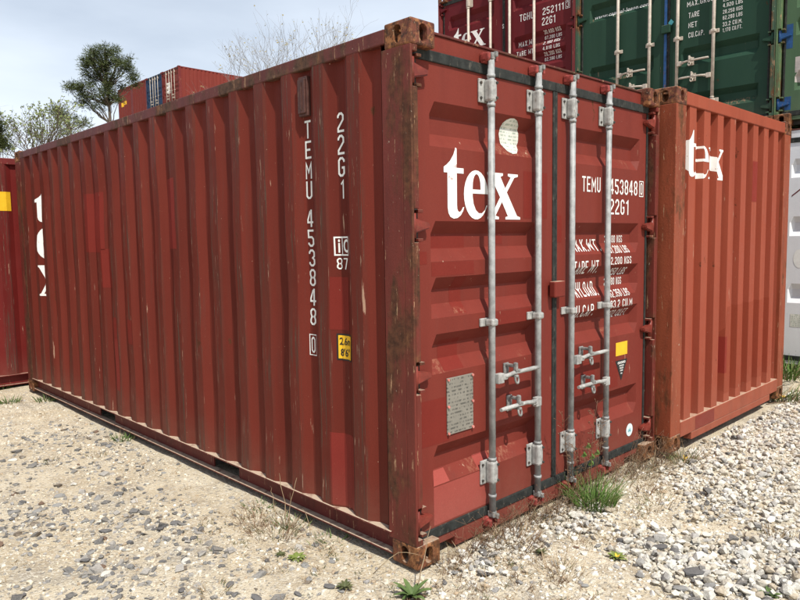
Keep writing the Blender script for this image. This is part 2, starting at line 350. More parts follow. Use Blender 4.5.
# ---- decals that follow the pressed sheet
def glyphs():
    l, r, b, T, m, c = .07, .43, .07, .93, .5, .11
    O = [[(l + c, b), (r - c, b), (r, b + c), (r, T - c), (r - c, T), (l + c, T), (l, T - c), (l, b + c), 'o']]
    top = [(r, T - .2), (r, T - c), (r - c, T), (l + c, T), (l, T - c)]; mid = [(l + .065, m), (r - .065, m)]
    six = top + [(l, b + c), (l + c, b), (r - c, b), (r, b + c), (r, .58 - c), (r - c, .58), (l + .065, .58)]
    return {'0': O, 'O': O, '8': [[(l + c, b), (r - c, b), (r, b + c), (r, m - .17), (r - .07, m), (r, m + .17), (r, T - c), (r - c, T), (l + c, T), (l, T - c), (l, m + .17), (l + .07, m), (l, m - .17), (l, b + c), 'o'], [(l + .15, m), (r - .15, m)]], '1': [[(.06, .74), (.28, .93), (.28, 0)]], '2': [[(l, T - .2), (l, T - c), (l + c, T), (r - c, T), (r, T - c), (r, .62), (l, .22), (l, b), (r + .07, b)]],
        '3': [[(l, T - .2), (l, T - c), (l + c, T), (r - c, T), (r, T - c), (r, m + .11), (r - .12, m), (r, m - .11), (r, b + c), (r - c, b), (l + c, b), (l, b + c), (l, b + .2)]],
        '4': [[(.34, 0), (.34, 1)], [(.272, .93), (l, .42), (l, .27), (.274, .27)], [(.406, .27), (.5, .27)]], '5': [[(r + .05, T), (l, T), (l, .56), (r - c, .56), (r, .56 - c), (r, b + c), (r - c, b), (l + c, b), (l, b + c), (l, b + .18)]],
        '6': [six], '9': [[(.5 - x, 1 - y) for x, y in six]], '7': [[(0, T), (r, T), (.2, 0)]], 'G': [top + [(l, b + c), (l + c, b), (r - c, b), (r, b + c), (r, .46), (.27, .46)]], 'C': [top + [(l, b + c), (l + c, b), (r - c, b), (r, b + c), (r, b + .2)]],
        'U': [[(l, 1), (l, b + c), (l + c, b), (r - c, b), (r, b + c), (r, 1)]], 'D': [[(l, b), (r - c, b), (r, b + c), (r, T - c), (r - c, T), (l, T), 'o']], 'B': [[(l, b), (r - c, b), (r, b + c), (r, T - c), (r - c, T), (l, T), 'o'], mid],
        'T': [[(.25, 0), (.25, .862)], [(0, T), (.5, T)]], 'E': [[(.5, T), (l, T), (l, b), (.5, b)], [(l + .067, m), (r, m)]], 'F': [[(.5, T), (l, T), (l, 0)], [(l + .067, m), (r, m)]], 'L': [[(l, 1), (l, b), (.5, b)]],
        'H': [[(l, 0), (l, 1)], [(r, 0), (r, 1)], [(l + .067, m), (r - .067, m)]], 'M': [[(l, 0), (l, .86), (.32, .38), (.57, .86), (.57, 0)]], 'W': [[(l, 1), (l, .14), (.32, .62), (.57, .14), (.57, 1)]],
        'A': [[(l - .01, 0), (.25, .90), (r + .01, 0)], [(.195, .28), (.305, .28)]], 'N': [[(l, 0), (l, .88), (r, .12), (r, 1)]], 'K': [[(l, 0), (l, 1)], [(r + .02, 1), (.245, .5), (r + .02, 0)]],
        'X': [[(l, 0), (r, 1)], [(l, 1), (.195, .655)], [(.305, .345), (r, 0)]], 'Y': [[(.25, 0), (.25, .38)], [(l, 1), (l, .56), (l + c, .45), (r - c, .45), (r, .56), (r, 1)]],
        'P': [[(l, 0), (l, T), (r - c, T), (r, T - c), (r, .48 + c), (r - c, .48), (l + .067, .48)]], 'R': [[(l, 0), (l, T), (r - c, T), (r, T - c), (r, .48 + c), (r - c, .48), (l + .067, .48)], [(.27, .41), (r, 0)]],
        'S': [[(r, T - .2), (r, T - c), (r - c, T), (l + c, T), (l, T - c), (l, .56 + c), (l + c, .54), (r - c, .46), (r, .44 - c), (r, b + c), (r - c, b), (l + c, b), (l, b + c), (l, b + .2)]], 'I': [[(.07, 0), (.07, 1)]],
        '.': [[(.07, 0), (.07, .14)]], ',': [[(.10, .12), (.06, -.08)]], ' ': []}
GLY = glyphs()
def strip(bm, pl, t):
    closed = pl[-1] == 'o'; P = [Vector((p[0], p[1], 0)) for p in (pl[:-1] if closed else pl)]; n = len(P); row = []
    for i in range(n):
        a = P[i - 1] if (i or closed) else None; b = P[(i + 1) % n] if (i < n - 1 or closed) else None
        d1 = (P[i] - a).normalized() if a is not None else (b - P[i]).normalized(); d2 = (b - P[i]).normalized() if b is not None else d1
        n1 = Vector((-d1.y, d1.x, 0)); n2 = Vector((-d2.y, d2.x, 0)); mm = n1 + n2; mm = n1 if mm.length < 1e-3 else mm.normalized()
        k = min(2.6, 1 / max(mm.dot(n1), .2)) * t / 2
        row.append((bm.verts.new(P[i] + mm * k), bm.verts.new(P[i] - mm * k)))
    for i in range(n if closed else n - 1):
        a, b = row[i], row[(i + 1) % n]; bm.faces.new((a[0], a[1], b[1], b[0]))
def stroke_text(s, t=.115):
    bm = bmesh.new(); x = 0
    for ch in s:
        g = bmesh.new()
        for pl in GLY[ch]: strip(g, pl, t)
        if g.verts:
            for v in g.verts: v.co.y = max(-.1 if ch == ',' else 0, min(1, v.co.y)); v.co.x += x
        w_ = {'M': .64, 'W': .64, '.': .16, ',': .17, ' ': .26, 'I': .16, '1': .36}.get(ch, .5); x += w_ + .16
        o = merge(bm, g); bm = o
    return bm
def text_bm(s, off=0.0):
    if all(ch in GLY for ch in s): return stroke_text(s)
    return font_bm(s, off)
def font_bm(s, off=0.0):
    cu = bpy.data.curves.new('txt', 'FONT'); cu.body = s; cu.size = 1; cu.offset = off; cu.resolution_u = 3
    o = bpy.data.objects.new('txt', cu); COL.objects.link(o)
    me = bpy.data.meshes.new_from_object(o.evaluated_get(bpy.context.evaluated_depsgraph_get()))
    bpy.data.objects.remove(o); bm = bmesh.new(); bm.from_mesh(me); bpy.data.meshes.remove(me)
    bmesh.ops.remove_doubles(bm, verts=bm.verts, dist=1e-5)
    return bm
def fit(bm, u0, v0, u1, v1):
    xs = [v.co.x for v in bm.verts]; ys = [v.co.y for v in bm.verts]; a, b, c, d = min(xs), max(xs), min(ys), max(ys)
    for v in bm.verts: v.co = Vector((u0 + (v.co.x - a) / max(b - a, 1e-6) * (u1 - u0), v0 + (v.co.y - c) / max(d - c, 1e-6) * (v1 - v0), 0))
    return bm
def spline_bm(loops):
    cu = bpy.data.curves.new('sp', 'CURVE'); cu.dimensions = '2D'; cu.fill_mode = 'BOTH'
    for lp in loops:
        s = cu.splines.new('POLY'); s.points.add(len(lp) - 1); s.use_cyclic_u = True
        for p, q in zip(s.points, lp): p.co = (q[0], q[1], 0, 1)
    o = bpy.data.objects.new('sp', cu); COL.objects.link(o)
    me = bpy.data.meshes.new_from_object(o.evaluated_get(bpy.context.evaluated_depsgraph_get()))
    bpy.data.objects.remove(o); bm = bmesh.new(); bm.from_mesh(me); bpy.data.meshes.remove(me)
    bmesh.ops.remove_doubles(bm, verts=bm.verts, dist=1e-5); return bm
def merge(*bms):
    out = bmesh.new()
    for b in bms:
        m = {}
        for v in b.verts: m[v] = out.verts.new(v.co)
        for f in b.faces:
            try: out.faces.new([m[v] for v in f.verts])
            except ValueError: pass
        b.free()
    return out
def rect_bm(u0, v0, u1, v1): return spline_bm([[(u0, v0), (u1, v0), (u1, v1), (u0, v1)]])
def ring_bm(u0, v0, u1, v1, t):
    bm = bmesh.new()
    o = [bm.verts.new((u, v, 0)) for u, v in ((u0, v0), (u1, v0), (u1, v1), (u0, v1))]
    i = [bm.verts.new((u, v, 0)) for u, v in ((u0 + t, v0 + t), (u1 - t, v0 + t), (u1 - t, v1 - t), (u0 + t, v1 - t))]
    for k in range(4): bm.faces.new((o[k], o[(k + 1) % 4], i[(k + 1) % 4], i[k]))
    return bm
def disc_bm(cx, cy, rx, ry, n=28): return spline_bm([[(cx + rx * math.cos(2 * math.pi * k / n), cy + ry * math.sin(2 * math.pi * k / n)) for k in range(n)]])
def cut(bm, us, vs):
    for axis, vals in ((0, us), (1, vs)):
        if not bm.verts: return
        lo = min(v.co[axis] for v in bm.verts); hi = max(v.co[axis] for v in bm.verts)
        for t in vals:
            if lo + 1e-4 < t < hi - 1e-4:
                no = (1, 0, 0) if axis == 0 else (0, 1, 0); co = (t, 0, 0) if axis == 0 else (0, t, 0)
                bmesh.ops.bisect_plane(bm, geom=list(bm.verts) + list(bm.edges) + list(bm.faces), plane_co=co, plane_no=no, dist=1e-6)
def decal(name, bm, surf, mat, parent, off=.0018):
    us, vs, f = surf; cut(bm, us, vs)
    for v in bm.verts: v.co = Vector(f(v.co.x, v.co.y, off))
    bmesh.ops.recalc_face_normals(bm, faces=bm.faces)
    me = mesh_bm(bm); return obj(name, me, mat, parent)
SIDE = ([-b[0] for b in SB], ZR, lambda u, v, o: (interp(SB, -u) + dent(-u, v) - o, -u, v))
ENDW = ([b[0] for b in EB], [], lambda u, v, o: (u, EY + interp(EB, u) - o, v))

def arc(cx, cy, rx, ry, a0, a1, n): return [(cx + rx * math.cos(R(a0 + (a1 - a0) * i / n)), cy + ry * math.sin(R(a0 + (a1 - a0) * i / n))) for i in range(n + 1)]
def letter_t():
    return [[(.27, 1.0), (.245, 1.0), (.20, .90), (.13, .81), (.06, .755), (0, .72), (0, .645), (.075, .645), (.075, .16), (.09, .08), (.13, .025), (.20, 0), (.28, .01), (.35, .05), (.40, .11), (.425, .17),
             (.395, .165), (.365, .12), (.33, .095), (.295, .105), (.275, .14), (.27, .2), (.27, .645), (.415, .645), (.415, .72), (.27, .72)]]
def letter_e():
    out_ = [(.545, .37)] + arc(.275, .355, .27, .355, 8, 180, 12) + arc(.275, .355, .27, .362, 180, 318, 10) + [(.53, .20), (.505, .205), (.465, .13), (.40, .085), (.33, .085), (.265, .13), (.215, .22), (.195, .33), (.195, .37)]
    hole = [(.195, .43)] + [(.375, .43)] + arc(.285, .47, .088, .185, 0, 180, 10)
    return [out_, hole]
def letter_x():
    return [[(0, .70), (0, .665), (.07, .65), (.30, .335), (.09, .055), (0, .035), (0, 0), (.27, 0), (.27, .035), (.19, .055), (.345, .265), (.49, .05), (.43, .035), (.43, 0), (.80, 0), (.80, .035), (.72, .055),
             (.465, .415), (.65, .645), (.74, .665), (.74, .70), (.49, .70), (.49, .665), (.56, .645), (.425, .475), (.31, .645), (.37, .665), (.37, .70)]]
def tex_bm(u0, v0, h, wx=1.0):
    L_ = []
    for fn, x in ((letter_t, 0), (letter_e, .415), (letter_x, .945)): L_ += [[((p[0] + x) * h * wx + u0, p[1] * h + v0) for p in lp] for lp in fn()]
    return merge(*[spline_bm(g) for g in (L_[0:1], L_[1:3], L_[3:4])])

DY, DD = .060, .050   # door skin and press depth
R_STD = [(2.25, 2.037), (1.679, 1.481), (1.403, 1.202), (1.123, .924), (.561, .357)]
R_GREEN = [(2.26, 2.06), (1.82, 1.60), (1.03, .82), (.50, .30)]
R_WHITE = [(2.26, 2.06), (1.65, 1.44), (.93, .72)]
DX = ((.085, .178, 1.055, 1.212), (1.255, 1.395, 2.262, 2.352))
def door_profile(rec):
    p = [(2.43, 0)]
    for t, b in rec: p += [(t, 0), (t - .062, DD), (b + .066, DD), (b, 0)]
    return p + [(.146, 0)]
def door_surf(i, rec):
    x0, xl, xr, x1 = DX[i]; pr = door_profile(rec)[::-1]; cols = [x0, xl, xl + .035, xr - .035, xr, x1]
    xb = [(x0, 0), (xl, 0), (xl + .035, 1), (xr - .035, 1), (xr, 0), (x1, 0)]
    return (cols, [p[0] for p in pr], lambda u, v, o: (u, DY + interp(pr, v) * interp(xb, u) - o, v))
def door_mesh(i, rec):
    us, vs, f = door_surf(i, rec); v = []; fc = []; n = len(us); m = len(vs)
    for z in vs:
        for x in us: v.append(f(x, z, 0))
    for j in range(m - 1):
        for k in range(n - 1): fc.append((j * n + k, j * n + k + 1, (j + 1) * n + k + 1, (j + 1) * n + k))
    loop = list(range(n)) + [j * n + n - 1 for j in range(1, m)] + [(m - 1) * n + k for k in range(n - 2, -1, -1)] + [j * n for j in range(m - 2, 0, -1)]
    b = len(v)
    for q in loop: v.append((v[q][0], DY + .055, v[q][2]))
    for q in range(len(loop)): fc.append((loop[q], b + q, b + (q + 1) % len(loop), loop[(q + 1) % len(loop)]))
    return mesh_from(v, fc)
RODS = (.598, 1.016, 1.362, 1.780)
HINGE_Z = (.225, .935, 1.655, 2.365)
def rod_mesh(x):
    bm = bmesh.new(); tube_bm(bm, [(x, .020, .12), (x, .020, 2.505)], .0185, 14)
    for z in (.21, .412, 2.272, 2.418): tube_bm(bm, [(x, .020, z - .008), (x, .020, z + .008)], .0222, 14)
    return mesh_bm(bm)
def guide_mesh(x, z0, z1):          # clamp plate with folded centre and four bolts
    bm = bmesh.new(); box_bm(bm, x - .062, x + .060, DY - .012, DY - .001, z0, z1, .004)
    box_bm(bm, x - .026, x + .027, -.0025, DY - .010, z0 + .003, z1 - .003, .013)
    return mesh_bm(bm)
def bolt_mesh(pts):
    bm = bmesh.new()
    for x, y, z in pts: tube_bm(bm, [(x, y, z), (x, y - .009, z)], .0075, 6)
    return mesh_bm(bm)
def bracket_mesh(x, z):
    bm = bmesh.new(); box_bm(bm, x - .060, x + .052, DY - .014, DY - .001, z - .022, z + .022, .004); box_bm(bm, x - .026, x + .026, -.006, DY - .013, z - .019, z + .019, .010)
    return mesh_bm(bm)
def cam_mesh(x, z, s):               # hooked cam on the rod end
    bm = bmesh.new(); box_bm(bm, x - .016, x + .016, .000, .044, z - .018, z + .018, .006); box_bm(bm, x + .004, x + .022, -.012, .012, z - .004 - .020 * (s < 0), z + .004 + .020 * (s > 0), .005)
    return mesh_bm(bm)
def keeper_mesh(x, z):
    bm = bmesh.new()
    box_bm(bm, x - .046, x - .022, .000, .060, z - .020, z + .022, .008); box_bm(bm, x + .024, x + .044, .004, .060, z - .016, z + .018, .007)
    box_bm(bm, x - .040, x + .038, .034, .062, z - .026, z + .026, .006)
    return mesh_bm(bm)
def handle_mesh(x, z, s, L_=.335):
    bm = bmesh.new(); y = -.010
    a, b = sorted((x + s * .012, x + s * .062)); box_bm(bm, a, b, y - .006, y + .024, z - .030, z + .024, .004)
    a, b = sorted((x + s * .050, x + s * .090)); box_bm(bm, a, b, y - .008, y + .012, z - .014, z + .016, .004)
    tube_bm(bm, [(q, y, h) for q, h in ((x + s * .07, z + .002), (x + s * .15, z + .012), (x + s * L_, z + .012), (x + s * (L_ + .045), z + .011))], [.0125, .0115, .0125, .0105], 8)
    return mesh_bm(bm)
def catch_mesh(x, z):                # upright catch with a swinging ring under the handle
    bm = bmesh.new(); box_bm(bm, x - .022, x + .022, DY - .010, DY - .001, z - .040, z + .050, .003)
    box_bm(bm, x - .010, x + .010, -.006, DY - .008, z + .030, z + .048, .005); box_bm(bm, x - .013, x + .007, -.026, -.002, z + .006, z + .060, .007)
    box_bm(bm, x + .006, x + .030, -.024, -.008, z + .004, z + .022, .005)
    box_bm(bm, x - .014, x + .010, -.028, DY - .008, z - .022, z - .008, .004)
    pts = [(x + .014 * math.sin(a), -.020 + .004 * math.cos(a), z - .034 + .020 * math.cos(a)) for a in [2 * math.pi * k / 12 for k in range(13)]]
    tube_bm(bm, pts, .0065, 6); return mesh_bm(bm)
def hinge_mesh(i, z):
    bm = bmesh.new(); s = 1 if i == 0 else -1; xp = .034 if i == 0 else W - .034
    a, b = xp, xp + s * .105
    r = [(a, z - .036), (b, z - .012), (b, z + .012), (a, z + .036)] if s > 0 else [(a, z + .036), (b, z + .012), (b, z - .012), (a, z - .036)]
    lo = [bm.verts.new((x, .020, q)) for x, q in r]; hi = [bm.verts.new((x, DY - .001, q)) for x, q in r]
    bm.faces.new(lo); bm.faces.new(hi[::-1])
    for k in range(4): bm.faces.new((lo[k], hi[k], hi[(k + 1) % 4], lo[(k + 1) % 4]))
    bmesh.ops.recalc_face_normals(bm, faces=bm.faces)
    bmesh.ops.bevel(bm, geom=list(bm.edges), offset=.006, segments=2, affect='EDGES')
    tube_bm(bm, [(xp, .034, z - .058), (xp, .034, z + .058)], .016, 10)
    return mesh_bm(bm)
def lug_mesh(i, z):                  # pair of lugs on the post that carry the hinge pin
    xp = .046 if i == 0 else W - .046; a, b = (.047, .080) if i == 0 else (W - .080, W - .047)
    return boxes([(a, b, .012, .066, z + .060, z + .074), (a, b, .012, .066, z - .074, z - .060), (a, b, .0665, .072, z - .070, z + .070)], .002)
def gasket_mesh(i):
    x0, xl, xr, x1 = DX[i]; l = []
    y0, y1 = DY - .010, DY + .030
    e0, e1 = (x0 - .022, x1 + .0215) if i == 0 else (x0 - .0195, x1 + .020)
    l += [(e0, e1, y0, y1, 2.430, 2.482), (e0, e1, y0, y1, .094, .146), (e0, x0, y0 + .002, y1, .146, 2.430), (x1, e1, y0 + .002, y1, .146, 2.430)]
    return boxes(l, .004)

def build_container(name, label, cat, loc, rz, paint_, frame, front='door', side=None, rail=None, cast='cast', rec='std', detail=2, rod='galv', guide='galv2', hinge='hinge_red', group=None, cam='cam_red'):
    root = empty(name, loc, rz); tag(root, label, cat, group)
    side = side or paint_; rail = rail or frame; P = {}
    for ix in (0, 1):
        for iy in (0, 1):
            for iz in (0, 1): part('corner_casting', ('cast', ix, iy, iz), lambda: casting(ix, iy, iz), cast, root)
    dr = front == 'door'
    for ix in (0, 1):
        def post(ix=ix):
            zz = [.116] + [q for h in HINGE_Z for q in (h - .078, h + .078)] + [H - .116]
            l = [(0, .046, .062, .2, .116, H - .116), (0, .014, .004, .063, .117, H - .117), (.0462, .085, .10, .19, .118, H - .118)] + [(.0142, .046, .004, .0615, zz[k], zz[k + 1]) for k in range(0, 10, 2)] if dr else [(0, .160, .004, .165, .116, H - .116)]
            if ix: l = [(W - b, W - a, c, d, e, f) for a, b, c, d, e, f in l]
            return boxes(l, .004)
        part('corner_post', ('post', dr, ix), post, frame, root)
        part('corner_post', ('rpost', ix), lambda: boxes([((0, .16, LEN - .185, LEN - .004, .116, H - .116), (W - .16, W, LEN - .185, LEN - .004, .116, H - .116))[ix]], .008), frame, root)
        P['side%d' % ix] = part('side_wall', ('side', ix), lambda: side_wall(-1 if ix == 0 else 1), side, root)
        def trail(ix=ix):
            l = [(-.0015, .060, .176, LEN - .176, 2.502, 2.572)]
            if ix: l = [(W - b, W - a, c, d, e, f) for a, b, c, d, e, f in l]
            return boxes(l, .006)
        part('top_side_rail', ('trail', ix), trail, rail, root)
        def brail(ix=ix):
            gaps = [(1.70, 2.03), (3.76, 4.09)]; ys = [.176] + [q for g in gaps for q in g] + [LEN - .176]; l = []
            for k in range(0, len(ys), 2): l.append((.046, .056, ys[k], ys[k + 1], .0375, .1395))
            l.append((.004, .062, .1775, LEN - .1775, .028, .037))
            l.append((-.010, .062, .1772, LEN - .1772, .140, .1495))
            if ix: l = [(W - b, W - a, c, d, e, f) for a, b, c, d, e, f in l]
            return boxes(l, .002)
        part('bottom_side_rail', ('brail', ix), brail, rail if detail < 2 else 'c1_brail' if rz == 0 and dr else rail, root)
        for g in ((1.70, 2.03), (3.76, 4.09)):
            def pocket(ix=ix, g=g):
                l = [(.07, 1.0, g[0] - .012, g[0] - .001, .045, .138), (.07, 1.0, g[1] + .001, g[1] + .012, .045, .138), (.07, 1.0, g[0] - .012, g[1] + .012, .1385, .146), (.985, 1.0, g[0] - .0005, g[1] + .0005, .046, .138)]
                if ix: l = [(W - b, W - a, c, d, e, f) for a, b, c, d, e, f in l]
                return boxes(l)
            if detail >= 2: part('fork_pocket', ('pocket', ix, g[0]), pocket, 'dark_steel', root)
    def roof():
        v = []; fc = []; B = [(.17 + .058 * k, (0, .02, .02, 0)[k % 4]) for k in range(99)]
        for y, d in B: v += [(.061, y, 2.548 + d), (W - .061, y, 2.548 + d)]
        for k in range(len(B) - 1): fc.append((2 * k, 2 * k + 1, 2 * k + 3, 2 * k + 2))
        return mesh_from(v, fc)
    part('roof', 'roof', roof, 'roof' if detail >= 1 else paint_, root)
    part('floor', 'floor', lambda: boxes([(.08, W - .08, .10, LEN - .10, .15, .18)]), 'dark_steel', root)
    P['rear'] = part('end_wall', 'endr', lambda: end_wall(1), paint_, root)
    part('end_header', 'hdr_r', lambda: boxes([(.163, W - .163, LEN - .075, LEN - .006, 2.47, 2.572)], .005), frame, root)
    part('end_sill', 'sill_r', lambda: boxes([(.163, W - .163, LEN - .075, LEN - .006, .03, .18)], .005), frame, root)
    if not dr:
        P['end'] = part('end_wall', 'endf', lambda: end_wall(-1), paint_, root)
        part('end_header', 'hdr_w', lambda: boxes([(.163, W - .163, .004, .075, 2.482, 2.575)], .006), paint_, root)
        def sill():
            return boxes([(.163, W - .163, .002, .070, .085, .20), (.36, W - .36, .0035, .068, .028, .084)], .005)
        part('end_sill', 'sill_w', sill, paint_, root)
        return root, P
    part('door_header', 'hdr', lambda: boxes([(.163, W - .163, DY + .002, .14, 2.470, 2.560)], .004), paint_, root)
    part('drip_edge', 'drip', lambda: boxes([(.163, W - .163, DY - .006, .15, 2.561, 2.573)], .003), 'c1_rail' if detail >= 2 else paint_, root)
    def sillm():
        return boxes([(.335, W - .335, DY - .004, .14, .004, .094), (.163, .3345, DY - .003, .14, .052, .093), (W - .3345, W - .163, DY - .003, .14, .052, .093)], .004)
    part('door_sill', 'sill', sillm, paint_, root)
    if detail >= 2:
        for k, x0_ in enumerate((.163, W - .334)): part('sill_pocket', ('sillp', k), lambda: boxes([(x0_, x0_ + .171, .12, .135, .004, .051)]), 'dark_steel', root)
    recs = {'std': R_STD, 'green': R_GREEN, 'white': R_WHITE}[rec]
    for i in (0, 1):
        d = part('door', ('door', i, rec), lambda: door_mesh(i, recs), paint_, root); P['door%d' % i] = d; P['surf%d' % i] = door_surf(i, recs)
        part('gasket', ('gasket', i), lambda: gasket_mesh(i), 'gasket', d)
        for k in (0, 1):
            x = RODS[2 * i + k]; q = 2 * i + k
            part('lock_rod', ('rod', q), lambda: rod_mesh(x), rod, d)
            if detail >= 1:
                for z0, z1 in ((.275, .405), (2.285, 2.405)):
                    part('rod_guide', ('guide', q, z0), lambda: guide_mesh(x, z0, z1), guide, d)
                    if rz == 0: [part('bolt', ('bolt', q, z, a), lambda: bolt_mesh([(x + a, b, z)]), 'dark_steel', d) for z in (z0 + .022, z1 - .022) for a, b in ((-.049, DY - .010), (.018, -.001))]
                part('rod_bracket', ('brk', q), lambda: bracket_mesh(x, 1.150), guide, d)
                z, s = (.850, 1) if k == 0 else (.665, -1)
                part('door_handle', ('hnd', q), lambda: handle_mesh(x, z, s), guide, d)
                part('handle_catch', ('cat', q), lambda: catch_mesh(x + s * (.165 if k == 0 else .225), z + .008), 'galv3' if guide == 'galv2' else guide, d)
                for z, s in ((.108, -1), (2.515, 1)):
                    part('rod_cam', ('cam', q, s), lambda: cam_mesh(x, z, s), 'galv3' if guide == 'galv2' else guide, d)
                    part('cam_keeper', ('keep', q, s), lambda: keeper_mesh(x, z - s * .006 if s > 0 else z - .042), cam, root)
        if detail >= 1:
            for z in HINGE_Z:
                part('hinge', ('hinge', i, z), lambda: hinge_mesh(i, z), hinge, d)
                part('hinge_lug', ('lug', i, z), lambda: lug_mesh(i, z), frame, root)
    if detail >= 1: part('lock_box', 'lockbox', lambda: boxes([(1.165, 1.275, .005, DY - .012, 1.240, 1.335)], .008), paint_, P['door1'])
    return root, P

def lettering(name, s, surf, u0, v0, u1, v1, parent, mat='white_ink', off=0.012): return decal(name, fit(text_bm(s, off), u0, v0, u1, v1), surf, mat, parent)

def weights(P, rows_l, rows_r, door='door1', surf='surf1', mat='white_ink'):
    for s, u0, u1, v0, v1 in rows_l: lettering('weight_label', s, P[surf], u0, v0, u1, v1, P[door], mat)
    for s, u0, u1, v0, v1 in rows_r: lettering('weight_figure', s, P[surf], u0, v0, u1, v1, P[door], mat)

# ================================================================ ground
def smooth(a, b, t): t = max(0, min(1, (t - a) / (b - a))); return t * t * (3 - 2 * t)
def ground_z(x, y):
    z = .13 * smooth(4.9, 5.85, x) * smooth(-3, -.5, y)
    d = math.hypot(x, y)
    if d < 30:
        z += .016 * mnoise.noise((x * 1.1, y * 1.1, 0)) + .008 * mnoise.noise((x * 4, y * 4, 3)) + .004 * mnoise.noise((x * 13, y * 13, 5))
        z += .035 * smooth(1.5, 3.2, x) * smooth(-.25, -.9, y)
        if x > -.25 and y > -.25: z -= .012
    return z - .012
def axis(lo, hi, fine, far):
    a = list(np.arange(lo, hi, fine)); s = fine; v = hi; up_ = []
    while v < far: up_.append(v); s *= 1.25; v += s
    s = fine; v = lo - fine; dn = []
    while v > -far: dn.append(v); s *= 1.25; v -= s
    return dn[::-1] + a + up_ + [far]
gx = axis(-2.4, 5.4, .035, 900); gy = axis(-2.2, 7.2, .035, 900)
gv = [(x, y, ground_z(x, y)) for y in gy for x in gx]; nx = len(gx)
gf = [(j * nx + i, j * nx + i + 1, (j + 1) * nx + i + 1, (j + 1) * nx + i) for j in range(len(gy) - 1) for i in range(nx - 1)]
def ground_mat():
    b = NB('sandy crushed shell ground')
    big = b.noise(.9, 5, .6); mid = b.noise(5, 6, .65)
    c = b.mix(b.step(big, .35, .65), (.56, .475, .335), (.65, .575, .435))
    c = b.mix(b.step(mid, .46, .66, 0, .7), c, (.40, .33, .235))
    c = b.mix(b.step(b.noise(1.7, 5, .7, loc=(4, 2, 0)), .52, .66, 0, .55), c, (.36, .33, .28))
    vcol = b.voro(75, out='Color'); g = b.t.nodes.new('ShaderNodeSeparateXYZ'); b.link(vcol, g.inputs[0])
    c = b.mix(b.step(g.outputs[0], .55, .95, 0, .55), c, (.72, .68, .58))
    c = b.mix(b.step(g.outputs[1], .86, .93, 0, .6), c, (.22, .21, .20))
    fine = b.noise(230, 4, .7)
    c = b.mix(b.step(fine, .56, .72, 0, .5), c, (.28, .23, .165))
    h = b.math('ADD', b.math('MULTIPLY', b.step(b.voro(75), 0, .6), -.5), b.math('MULTIPLY', fine, .6))
    b.bump(b.math('ADD', h, b.math('MULTIPLY', b.noise(38, 5, .7), .9)), .8, .012)
    return b.done(c, .92, .15)
M['ground'] = ground_mat()
gme = mesh_from(gv, gf, True); ground = obj('ground', gme, 'ground'); tag(ground, 'pale sandy ground strewn with crushed stone', None, None, 'structure')

# ================================================================ containers
C1, P1 = build_container('shipping_container', 'dark red container with grey door rods, white serial number TEMU 453848, in front', 'container', (0, 0, 0), 0, 'c1_paint', 'c1_frame', side='c1_side', rail='c1_rail')
d0, d1, s0, s1 = P1['door0'], P1['door1'], P1['surf0'], P1['surf1']
decal('logo', tex_bm(.275, 1.692, .350, 1.02), s0, 'logo_ink', d0)
lettering('serial_prefix', 'TEMU', s1, 1.534, 1.870, 1.750, 1.966, d1, off=.004); lettering('serial_number', '453848', s1, 1.870, 1.866, 2.235, 1.966, d1)
decal('check_digit', merge(ring_bm(2.262, 1.860, 2.322, 1.968, .006), fit(text_bm('0', .01), 2.277, 1.874, 2.307, 1.956)), s1, 'white_ink', d1)
lettering('size_code', '22G1', s1, 1.870, 1.734, 2.114, 1.836, d1)
rl = [('MAX.WT.', 1.462, 1.800, 1.500, 1.576), ('TARE WT.', 1.448, 1.760, 1.358, 1.442), ('PAYLOAD.', 1.462, 1.765, 1.214, 1.306), ('CU.CAP.', 1.432, 1.705, 1.086, 1.166)]
nums = [('30,480 KGS', 2.125, 1.545), ('67,200 LBS', 2.150, 1.477), ('2,200 KGS', 2.165, 1.402), ('4,850 LBS', 2.150, 1.328), ('28,280 KGS', 2.120, 1.262), ('62,350 LBS', 2.150, 1.184), ('33.2 CU.M', 2.185, 1.115), ('1,172 CU.FT', 2.170, 1.045)]
weights(P1, rl, [(s, 1.892, u1, z, z + .054) for s, u1, z in nums])
def door_hit(px, py, surf):
    d = ray(px, py); y = .08
    for _ in range(25): q = CAM + d * ((y - CAM.y) / d.y); y = .5 * y + .5 * surf[2](q.x, q.z, 0)[1]
    return (q.x, q.z)
decal('sticker', spline_bm([[door_hit(x, y, s0) for x, y in ((510, 118.5), (514, 118.5), (517, 121), (518, 126), (518, 134), (517.6, 142), (517.4, 150), (516.5, 153.5), (512.5, 154), (507, 151), (502, 146), (499.2, 140), (498.4, 134), (499.6, 128), (502.5, 123), (506, 120))]]), s0, 'sticker', d0)
part('data_plate', None, lambda: boxes([(.279, .481, DY - .008, DY - .001, .600, .892)], .002), 'plate', d0)
for x in (.286, .474):
    for z in (.608, .746, .884): part('rivet', None, lambda: bolt_mesh([(x, DY - .007, z)]), 'plate_rim', d0)
decal('sticker', rect_bm(1.970, .786, 2.126, .877), s1, 'yellow', d1)
decal('sticker', spline_bm([[(1.964, .754), (2.047, .612), (2.128, .754)]]), s1, 'black', d1)
tri = merge(*[fit(text_bm('o' * n, .02), 2.047 - w_ / 2, z, 2.047 + w_ / 2, z + h_) for n, w_, z, h_ in ((5, .104, .728, .017), (6, .064, .710, .011), (5, .052, .693, .011), (4, .038, .676, .011), (2, .022, .656, .011))])
decal('print', tri, s1, 'white_ink', d1, .0032)
decal('sticker', disc_bm(2.172, .242, .045, .045), s1, 'round_sticker', d1)
decal('print', fit(text_bm('ok', .02), 2.151, .228, 2.194, .256), s1, 'teal', d1, .0032)
